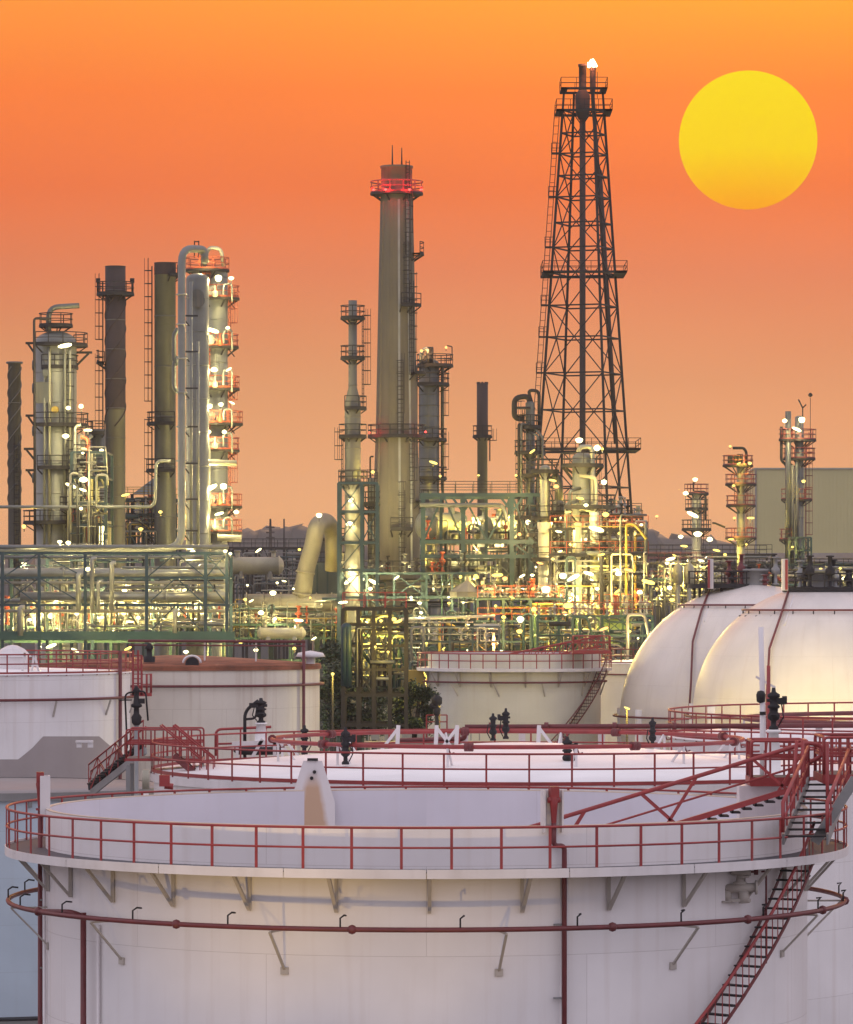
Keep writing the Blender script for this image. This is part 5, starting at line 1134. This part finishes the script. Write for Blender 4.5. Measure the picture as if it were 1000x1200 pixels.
for f_,tg_ in ((fa,(470,560)),(fb,(458,570))):
    lo_=[o for o in bpy.data.objects if o.parent==f_ and o.type=='LIGHT'][0]; nm_=lo_.data.name; lo_.data.type='SPOT'; ld_=bpy.data.lights[nm_]; ld_.spot_size=math.radians(62); ld_.spot_blend=1; lo_.location=(0,.6,.3); lo_.rotation_euler=(-(W(tg_[0],tg_[1],423.)-Vector(f_.location))).to_track_quat('Z','Y').to_euler()

L(241,297,397.,'bright floodlight at the crown of the tall lit column','w',.4,900)
def many(lst,fmt,grp,D,dep=0,sort=True):
    lst=sorted(lst,key=lambda q:q[0])
    for i,q in enumerate(lst): L(q[0],q[1],(q[5] if len(q)>5 else D),fmt%ordn(i),q[2],q[3],q[4],group=grp)
many([(76,405,'w',.75,1300),(80,478,'w',.5,900),(95,476,'w',.55,800),(103,504,'w',.45,700),(77,511,'w',.6,1300),(119,528,'w',.45,600,410.),(98,562,'w',.7,1400,396.),(83,569,'w',.6,1100),(97,574,'w',.4,600,395.),(147,580,'y',.45,900),(95,596,'w',.4,600,394.),(28,617,'y',.5,900),(188,600,'y',.4,900),(165,620,'y',.4,900),(140,632,'y',.5,900,420.),(97,531,'w',.3,400,398.)],
  'lit lamp among the far left columns, %s from the left','lamps among the left columns',401.)
many([(28,660,'w',.25,500),(70,635,'w',.4,600),(80,636,'w',.45,700),(103,667,'w',.5,700,368.),(146,692,'w',.45,900),(204,690,'w',.4,800),(219,690,'w',.5,900),(226,647,'w',.5,700),(264,646,'w',.35,500,370.),(270,649,'w',.35,400,370.),
  (60,722,'w',.6,2400),(90,719,'w',.4,1500),(118,724,'w',.4,2000),(145,718,'w',.6,2600),(162,724,'w',.4,1600),(185,715,'w',.5,2000),(208,720,'w',.5,2400),(232,712,'w',.6,2400),(249,728,'w',.5,1500),(40,716,'y',.4,1200),(60,757,'w',.55,1300,376.),(88,762,'w',.4,700,368.),(150,760,'y',.4,900,376.),(218,764,'w',.4,800,368.)],
  'lit lamp in the left pipe rack, %s from the left','lamps in the left pipe rack',378.)
many([(303,645,'w',.5,500,540.),(351,644,'y',.4,500,540.),(307,667,'w',.6,700,500.),(374,604,'w',.6,700,412.),(320,695,'w',.6,700,411.),(306,718,'w',.6,1200,406.),(325,683,'w',.3,400,470.),(333,681,'w',.3,400,480.),(344,690,'w',.35,500,470.),(250,722,'w',.5,900,400.),(262,720,'w',.6,1100,400.),(350,727,'w',.5,900,400.),(318,738,'y',.5,1300,400.),(345,760,'y',.4,900,400.),(280,752,'y',.4,900,400.),(300,762,'w',.4,800,400.),(290,686,'w',.3,400,470.),(275,668,'o',.3,400,470.)],
  'lit lamp in the yard around the fat duct, %s from the left','lamps around the fat duct',440.)
many([(411,586,'w',.6,900),(410,614,'w',.65,1000),(437,553,'y',.4,600),(410,668,'w',.5,900),(410,680,'w',.7,1200),(425,679,'w',.35,400),(438,682,'w',.6,1000),(434,690,'w',.45,500),(465,677,'w',.35,400),(402,706,'w',.5,800,396.),(482,700,'w',.35,400),(526,700,'w',.25,300),(543,706,'w',.25,300),(492,723,'w',.25,300),(549,732,'w',.15,200,360.),(430,729,'w',.15,200,310.),(500,754,'y',.25,700,358.),(471,748,'o',.3,700,358.),(486,795,'y',.3,900,340.),(440,758,'y',.2,400,304.),(455,764,'y',.2,400,304.),(520,760,'y',.2,400,358.)],
  'lit lamp about the chimney foot and teal frame, %s from left','lamps about the chimney foot',401.)
L(523,407,438.,'orange lamp on a bent pole above the dark banded column','o',.35,300); L(494,411,438.,'orange lamp at left crown of the dark banded column','o',.4,500)
L(508,542,435.,'yellow lamp low on the dark banded column','y',.5,900); L(516,558,435.,'small yellow lamp below the dark banded column','y',.3,400); L(561,557,455.,'yellow lamp on the short brown-topped stack','y',.25,250)
many([(503,611,'y',.5,900),(541,612,'y',.4,900),(550,613,'y',.4,900),(559,612,'w',.3,500),(592,612,'y',.5,1200),(597,606,'w',.3,500),(609,626,'o',.4,600,402.),(619,612,'w',.6,1200,402.),(558,676,'y',.6,1300,398.),(540,676,'y',.4,800,398.),(583,674,'y',.6,1200,398.),(592,678,'o',.5,800,398.),(612,675,'w',.35,700,398.),(540,646,'w',.25,350),(557,646,'w',.25,350),(499,654,'y',.25,400),(605,557,'y',.3,400,402.),(624,674,'w',.35,500,398.)],
  'lit lamp in the large open process frame, %s from left','lamps in the large open frame',408.)
many([(679,516,'w',.65,700),(700,525,'w',.75,900),(706,526,'y',.35,300),(624,529,'y',.35,400),(708,565,'w',.6,900),(648,563,'y',.4,500),(652,570,'o',.5,700),(710,603,'y',.6,1000,388.),(687,592,'w',.4,600),(680,584,'y',.4,600),(666,600,'y',.35,500),(699,620,'w',.8,1500,387.),(676,614,'y',.4,600),(655,623,'w',.35,400),(687,632,'w',.3,400),(669,638,'y',.35,500),(660,675,'w',.7,1200,388.),(672,677,'w',.7,1200,388.),(690,672,'w',.55,900,388.),(640,691,'w',.85,1600,385.),(725,672,'w',.6,1100,388.),(737,668,'o',.5,700,388.),(735,628,'y',.4,500,418.),(721,632,'y',.3,400,418.),(760,682,'y',.7,1100,388.),(750,694,'w',.5,800,388.),(666,710,'y',.75,1500,380.),(662,719,'o',.5,800,380.),(716,710,'y',.7,1500,380.),(698,707,'y',.3,500,380.),(626,714,'y',.6,1300,380.),(610,726,'w',.8,2000,383.),(609,740,'y',.5,1200,383.),(580,753,'o',.65,1200,366.),(581,710,'y',.3,500,384.),(708,737,'o',.45,700,368.),(738,740,'y',.3,500,368.),(748,748,'w',.2,300,370.),(748,620,'y',.2,200,418.),(750,650,'y',.25,300,418.),(705,650,'y',.35,600,388.),(633,660,'o',.35,600,388.),(648,655,'y',.3,600,388.),(700,690,'w',.4,900,388.),(625,690,'y',.3,500,386.),(644,720,'y',.2,400,378.),(690,725,'y',.3,900,378.),(600,700,'y',.3,700,386.),(575,690,'y',.3,700,386.)],
  'lit lamp in the dense works beneath the flare tower, %s from left','lamps beneath the flare tower',393.)
many([(815,562,'w',.6,500,516.),(804,578,'w',.65,600,516.),(812,603,'w',.85,900,516.),(818,626,'w',.9,900,515.),(798,629,'w',.6,500,515.),(832,632,'w',.75,800,515.),(770,605,'o',.5,200,700.),(796,574,'o',.2,50,800.),(760,584,'o',.15,50,800.),(822,657,'w',.4,500,466.),(807,657,'w',.4,500,466.),(757,661,'w',.6,600,465.),(786,655,'w',.6,700,465.),(791,651,'y',.3,400,465.),(785,689,'w',.6,700,440.),(788,703,'y',.5,600,440.),(760,705,'y',.35,400,440.),(775,663,'y',.3,300,465.),(840,645,'y',.5,900,500.),(850,650,'y',.4,700,500.),(825,665,'y',.4,700,460.),(790,668,'y',.4,700,460.),(782,660,'w',.4,600,460.),(802,640,'y',.5,900,512.),(770,690,'y',.3,400,440.)],
  'lit lamp in the yard left of the sphere tops, %s from left','lamps left of the sphere tops',470.)
many([(856,523,'y',.3,200,498.),(879,543,'y',.45,500,498.),(866,543,'y',.3,300,498.),(860,569,'y',.35,400,498.),(880,607,'y',.5,500,498.),(861,607,'y',.35,300,498.),(857,632,'y',.4,500,498.),(875,638,'y',.3,300,498.),(920,493,'w',.6,700,467.),(940,492,'w',.85,1300,467.),(934,503,'w',.6,900,467.),(942,564,'y',.45,400,467.),(929,641,'y',.3,300,466.)],
  'lit lamp on the slim right-hand columns, %s from left','lamps on the right-hand columns',470.)
many([(x,y,k,s,P) for x,y,k,s,P in ((867,672,'y',.25,300),(876,673,'w',.3,300),(945,677,'w',.35,400),(959,677,'w',.4,400),(972,677,'w',.3,300),(962,667,'y',.35,300),(985,666,'y',.3,300),(990,678,'w',.5,500),(998,677,'w',.4,400),(978,665,'y',.3,300))],
  'small lit lamp behind the sphere tops, %s from the left','lamps behind the sphere tops',436.)
r9=random.Random(77)
def scatter(n,x0,x1,y0,y1,D0,D1,fmt,grp,ks='yyyww'):
    pts=sorted([(r9.uniform(x0,x1),r9.uniform(y0,y1)) for _ in range(n)])
    for i,(x,y) in enumerate(pts): L(x,y,r9.uniform(D0,D1),fmt%ordn(i),r9.choice(ks),r9.uniform(.15,.4),r9.uniform(300,800),group=grp,light=True)
scatter(16,5,262,712,742,381,388,'small lamp among the vessels of the lit deck, %s from the left','lamps among the lit deck vessels','yww')
scatter(14,268,398,700,750,404,418,'small lamp among the low pipe tracks, %s from the left','lamps among the low pipe tracks')
scatter(16,480,640,604,700,405,412,'small yellow-white lamp inside the large open frame, %s from the left','small lamps inside the large open frame')
scatter(26,640,760,600,740,391,402,'small lamp deep in the works beneath the flare, %s from left','small lamps beneath the flare')
scatter(12,400,480,716,800,307,313,'dim lamp within the teal tower frame, %s from the left','dim lamps in the teal frame','yy')
scatter(12,480,640,705,770,365,392,'small lamp over the low pipe field, %s from the left','small lamps over the low pipe field')
scatter(12,765,835,650,700,462,478,'small lamp in the yard frame before the spheres, %s from left','small lamps before the spheres')
# lamp posts standing in the yard
def post_lamp(x,y,D,label,kind,s,P):
    return L(x,y,D,label,kind,s,P,post=ZZ(y,D)-.2,group=None,back=D==288.)
post_lamp(390,790,300.,'yellow street lamp glowing in front of the dark tree','y',.3,700)
post_lamp(515,824,318.,'yellow lamp on a pole by the left of the mid-distance tank','y',.3,900)
post_lamp(735,830,300.,'lamp on a pole hidden low between cream tank and sphere','y',.25,900)
f=thing('monitor_platform','red railed stand with dark device beside the yellow pole lamp','platform',W(512,860,300.)); b=MB()
for x in (500,512,524): b.beam(W(x,875,300.),W(x,838,300.),.1)
for y in (838,846,856): b.beam(W(500,y,300.),W(524,y,300.),.08)
b.build('railing','red',f); b=MB(); b.lathe([(.2,0),(.3,.4),(.15,.6),(.4,.8),(.4,1.2),(.15,1.4)],W(512,838,299.),10); b.cyl(W(504,826,299.),W(512,829,299.),.18); b.build('device','dark',f); b=MB(); b.cyl(W(512,838,299.),Vector((XX(512,299.),299.,0)),.15); b.build('post','dark',f)
# sphere-side floods: tall lamp posts between the third tank and the spheres
for i,(x,y,P,l) in enumerate(((965,868,4300,'directly below the nearer sphere'),(1030,866,3600,'at the right edge below the nearer sphere'),(905,868,3500,'between the two spheres'))):
    post_lamp(x,y,288.,'warm floodlight on a post %s'%l,'w',.3,P)
# dome-roofed small tank & low tanks among the trees
f=thing('small_tank','small pale dome-roofed tank beside the tree','storage tank',W(458,850,330.)); b=MB(); p=W(458,842,330.); b.lathe([(1.6,-p.z),(1.6,0),(1.3,.7),(.8,1.1),(.01,1.3)],p,24); b.build('shell','pale',f); b=MB(); b.cyl(p+Vector((.2,-.5,1.1)),p+Vector((.2,-.5,1.6)),.15); b.build('vent','dark',f)
f=thing('parked_equipment','white low skid of equipment beyond the red rails','equipment skid',W(470,870,250.)); b=MB()
for i in range(6): b.box(W(440+i*18,862,250.),(.5,.4,.5)); 
for i in range(14): b.beam(W(432+i*10,868,249.),W(432+i*10,858,249.),.07)
b.beam(W(432,858,249.),W(562,858,249.),.08); b.box(W(497,872,250.),(7,1.5,.3)); b.build('skid','pale',f); b=MB(); 
for x in (440,500,555): p=W(x,872,250.); b.beam(p,Vector((p.x,p.y,0)),.2)
b.build('legs','grey',f)
# ================================================================== trees
def tree(name,label,x,ytop,D,wpx,hcrown,seed,mats=('leaf','leaf2'),n=1500,trunk=True):
    r=random.Random(seed); c=W(x,ytop,D); top=c.z; Rr=wpx/2*D/F; H=hcrown*D/F; root=thing(name,label,'tree',(c.x,D,0),'trees among the tanks')
    b=MB(); tips=[]
    base=Vector((c.x,D,0)); fork=Vector((c.x+r.uniform(-.5,.5),D,top-H*1.5)); b.tube([base,base.lerp(fork,.5)+Vector((.2,0,0)),fork],[.38,.3,.24],8)
    for i in range(15):
        a=r.uniform(0,6.28); e=Vector((c.x+Rr*.75*math.cos(a)*r.uniform(.4,1),D+Rr*.75*math.sin(a)*r.uniform(.4,1),top-H*r.uniform(.02,1.35))); m_=fork.lerp(e,.5)+Vector((0,0,r.uniform(-.3,.8))); b.tube([fork,m_,e],[.16,.1,.03],6)
        for k in range(5): e2=e+Vector((r.uniform(-1,1),r.uniform(-1,1),r.uniform(-.3,.9)))*Rr*.3; b.tube([m_.lerp(e,r.random()),e2],[.05,.015],4); tips.append(e2)
        tips.append(e)
    b.build('trunk','bark',root)
    for mi,mt in enumerate(mats):
        cb=MB()
        for t in range(n):
            tp=r.choice(tips); cl=(int(abs(tp.x*37+tp.z*91+mi*17))%100)/100.
            if cl<.3: continue
            d=Vector((r.gauss(0,1),r.gauss(0,1),r.gauss(0,.6)))*Rr*.15; q=tp+d; s=r.uniform(.08,.19); u=Vector((r.uniform(-1,1),r.uniform(-1,1),r.uniform(-.6,.6))).normalized(); v=u.cross(Vector((r.uniform(-1,1),r.uniform(-1,1),1))).normalized()
            cb.add([q-u*s,q+v*s*.5,q+u*s,q-v*s*.5],[(0,1,2,3)])
        cb.build('crown',mt,root)
tree('leafy_tree','broad dark tree between the rusty-roofed tank and teal frame',418,778,318.,95,60,3,n=5600)
tree('leafy_tree','dark tree right behind the rusty-roofed tank edge',392,756,326.,50,50,13,n=3000)
tree('leafy_tree','small green tree left of the mid-distance cream tank',482,798,312.,52,50,5,n=4600)
tree('leafy_tree','low bushy tree behind the yellow street lamp',446,800,330.,50,40,15,n=3600)
# ================================================================== setting, sky, light, camera
def structure(o): o['kind']='structure'; return o
b=MB(); b.add([Vector(v) for v in ((-1400,-150,0),(1400,-150,0),(1400,2350,0),(-1400,2350,0))],[(0,1,2,3)]); structure(b.build('ground','ground'))
# far wooded ridges
def ridge(name,D,prof,dep,seed):
    r=random.Random(seed); vs=[];fs=[]; N_=320; x0,x1=prof[0][0],prof[-1][0]
    def hh(x):
        for (a,ya),(b_,yb) in zip(prof,prof[1:]):
            if a<=x<=b_: 
                t=(x-a)/(b_-a); t=t*t*(3-2*t); return ya+(yb-ya)*t
        return prof[-1][1]
    K=8
    for j in range(K+1):
        for i in range(N_+1):
            x=x0+(x1-x0)*i/N_; DD=D+dep*j/K; f=math.sin(math.pi*(j/K)) 
            z=(ZZ(hh(x),D)+(r.uniform(-.5,.5)+.9*math.sin(x*.17)+.7*math.sin(x*.41+1))*D/1500)*max(0,f)**.6 if 0<j<K else 0
            vs.append(Vector((XX(x,D)+r.uniform(-3,3),DD,z)))
    for j in range(K):
        for i in range(N_): a=j*(N_+1)+i; fs.append((a,a+1,a+N_+2,a+N_+1))
    b=MB(); b.add(vs,fs,True); return structure(b.build(name,'hillm'))
ridge('hill',1500.,[(-400,655),(0,648),(225,630),(262,622),(285,614),(305,617),(320,608),(345,611),(362,620),(380,615),(400,622),(440,638),(560,652),(700,645),(735,640),(750,626),(762,614),(775,612),(788,622),(803,645),(860,650),(1400,655)],250,3)
ridge('distant_hill',2000.,[(-600,640),(0,636),(200,628),(300,612),(420,628),(600,648),(740,615),(790,622),(1000,640),(1700,640)],300,9)
# sun disc, far away
sd=9000.; p=W(877,164,sd); Rr=81*sd/F
m,nt,out=new_mat('sun_glow'); N=nt.nodes.new; L=nt.links.new
e=N('ShaderNodeEmission'); tc=N('ShaderNodeTexCoord'); sx=N('ShaderNodeSeparateXYZ'); L(tc.outputs['Object'],sx.inputs[0])
mr=N('ShaderNodeMapRange'); mr.inputs[1].default_value=-Rr; mr.inputs[2].default_value=Rr; L(sx.outputs[2],mr.inputs[0])
cr=N('ShaderNodeValToRGB'); cr.color_ramp.elements[0].color=(1.0,.38,.0,1); cr.color_ramp.elements[1].color=(1.0,.74,.004,1); e1=cr.color_ramp.elements.new(.4); e1.color=(1,.66,.0,1)
L(mr.outputs[0],cr.inputs[0]); L(cr.outputs[0],e.inputs[0]); e.inputs[1].default_value=1.0; L(e.outputs[0],out.inputs[0])
b=MB(); b.lathe([(max(.01,Rr*math.sin(t)),-Rr*math.cos(t)) for t in [math.pi*k/32 for k in range(33)]],p,96)
so=bpy.data.objects.new('sun',None); COL.objects.link(so); so.location=p; tag(so,'huge yellow setting sun disc in the orange sky','sun'); b.build('disc',m,so)
# haze
if HAZE>0:
    b=MB(); b.box((0,1100,44.5),(3000,2640,91)); m,nt,out=new_mat('haze'); v=nt.nodes.new('ShaderNodeVolumePrincipled'); v.inputs['Density'].default_value=HAZE; v.inputs['Color'].default_value=(.93,.90,.90,1); v.inputs['Anisotropy'].default_value=.2
    nt.links.new(v.outputs[0],out.inputs['Volume']); hz=b.build('haze',m); hz['kind']='stuff'
# world
w=bpy.data.worlds.new('World'); sc.world=w; w.use_nodes=True; nt=w.node_tree; nt.nodes.clear(); N=nt.nodes.new; L=nt.links.new
out=N('ShaderNodeOutputWorld'); bg=N('ShaderNodeBackground'); bg2=N('ShaderNodeBackground'); ads=N('ShaderNodeAddShader'); L(bg.outputs[0],ads.inputs[0]); L(bg2.outputs[0],ads.inputs[1]); L(ads.outputs[0],out.inputs[0])
elev=math.atan2(536,5014); azi=math.atan2(377,5000)
sky=N('ShaderNodeTexSky'); sky.sky_type='NISHITA'; sky.sun_disc=False; sky.sun_elevation=elev; sky.sun_rotation=azi; sky.dust_density=3
L(sky.outputs[0],bg2.inputs[0]); bg2.inputs[1].default_value=0.0015
tc=N('ShaderNodeTexCoord'); sx=N('ShaderNodeSeparateXYZ'); L(tc.outputs['Generated'],sx.inputs[0])
def ramp(src,lo,hi,stops):
    mr=N('ShaderNodeMapRange'); mr.inputs[1].default_value=lo; mr.inputs[2].default_value=hi; L(src,mr.inputs[0])
    cr=N('ShaderNodeValToRGB'); el=cr.color_ramp.elements
    while len(el)<len(stops): el.new(.5)
    for e_,(t,c) in zip(el,stops): e_.position=t; e_.color=tuple(c)+(1,)
    L(mr.outputs[0],cr.inputs[0]); return cr.outputs[0]
def s2l(c): return tuple(((v/255)/12.92 if v/255<.04045 else ((v/255+.055)/1.055)**2.4) for v in c)
# y in the picture -> sin(elevation)=(700-y)/5000 ; ramp runs 0 .. .16
def yy(y): return max(0,(700-y)/5000/.16)
warmL=ramp(sx.outputs[2],0,.16,[(yy(700),s2l((219, 158, 110))),(yy(600),s2l((231, 163, 104))),(yy(450),s2l((213, 142, 94))),(yy(320),s2l((215, 115, 76))),(yy(220),s2l((231, 104, 52))),(yy(110),s2l((248, 117, 43))),(yy(0),s2l((255, 145, 46)))])
warmR=ramp(sx.outputs[2],0,.16,[(yy(700),s2l((221, 160, 112))),(yy(600),s2l((233, 163, 106))),(yy(450),s2l((216, 138, 94))),(yy(320),s2l((221, 115, 78))),(yy(220),s2l((237, 103, 45))),(yy(110),s2l((253, 120, 31))),(yy(0),s2l((255, 162, 26)))])
fx=N('ShaderNodeMapRange'); fx.inputs[1].default_value=-.08; fx.inputs[2].default_value=.09; L(sx.outputs[0],fx.inputs[0])
mlr=N('ShaderNodeMix'); mlr.data_type='RGBA'; L(fx.outputs[0],mlr.inputs[0]); L(warmL,mlr.inputs[6]); L(warmR,mlr.inputs[7]); warm=mlr.outputs[2]
# slow uneven tint from thin high haze
nz=N('ShaderNodeTexNoise'); nz.inputs['Scale'].default_value=9; nz.inputs['Detail'].default_value=3; mpn=N('ShaderNodeMapping'); mpn.inputs['Scale'].default_value=(1,1,4); L(tc.outputs['Generated'],mpn.inputs[0]); L(mpn.outputs[0],nz.inputs['Vector'])
mrn=N('ShaderNodeMapRange'); mrn.inputs[3].default_value=.93; mrn.inputs[4].default_value=1.07; L(nz.outputs['Fac'],mrn.inputs[0])
mw=N('ShaderNodeMix'); mw.data_type='RGBA'; mw.blend_type='MULTIPLY'; mw.inputs[0].default_value=1; L(warm,mw.inputs[6]); L(mrn.outputs[0],mw.inputs[7])
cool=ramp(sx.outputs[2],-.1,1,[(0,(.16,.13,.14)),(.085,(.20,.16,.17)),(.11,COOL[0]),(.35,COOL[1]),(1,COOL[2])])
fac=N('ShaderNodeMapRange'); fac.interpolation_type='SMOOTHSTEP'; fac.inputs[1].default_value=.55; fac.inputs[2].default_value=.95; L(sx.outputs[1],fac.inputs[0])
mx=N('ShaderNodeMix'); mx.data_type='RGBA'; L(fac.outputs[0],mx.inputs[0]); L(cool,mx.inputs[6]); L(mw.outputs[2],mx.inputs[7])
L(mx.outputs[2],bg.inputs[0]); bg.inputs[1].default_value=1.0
# sun lamp
li=bpy.data.lights.new('sun_light','SUN'); li.energy=2.0; li.angle=math.radians(1.8); li.color=(1,.55,.25); lo=bpy.data.objects.new('sun_light',li); COL.objects.link(lo)
dv=Vector((377,5000,536)).normalized(); lo.rotation_euler=dv.to_track_quat('Z','Y').to_euler(); lo.location=(0,0,150)
# camera
cd=bpy.data.cameras.new('camera'); co=bpy.data.objects.new('camera',cd); COL.objects.link(co); co.location=(0,0,CH); co.rotation_euler=(math.radians(90),0,0)
cd.sensor_fit='HORIZONTAL'; cd.sensor_width=36; cd.lens=180; cd.shift_y=.1; cd.clip_start=1; cd.clip_end=20000; sc.camera=co
sc.view_settings.view_transform='Standard'; sc.view_settings.look='None'; sc.view_settings.exposure=0; sc.view_settings.gamma=1
sc.cycles.max_bounces=6; sc.cycles.diffuse_bounces=3; sc.cycles.volume_bounces=0; sc.cycles.use_denoising=True; sc.cycles.sample_clamp_indirect=4; sc.cycles.use_light_tree=True
try: sc.cycles.denoiser='OPENIMAGEDENOISE'
except Exception: pass
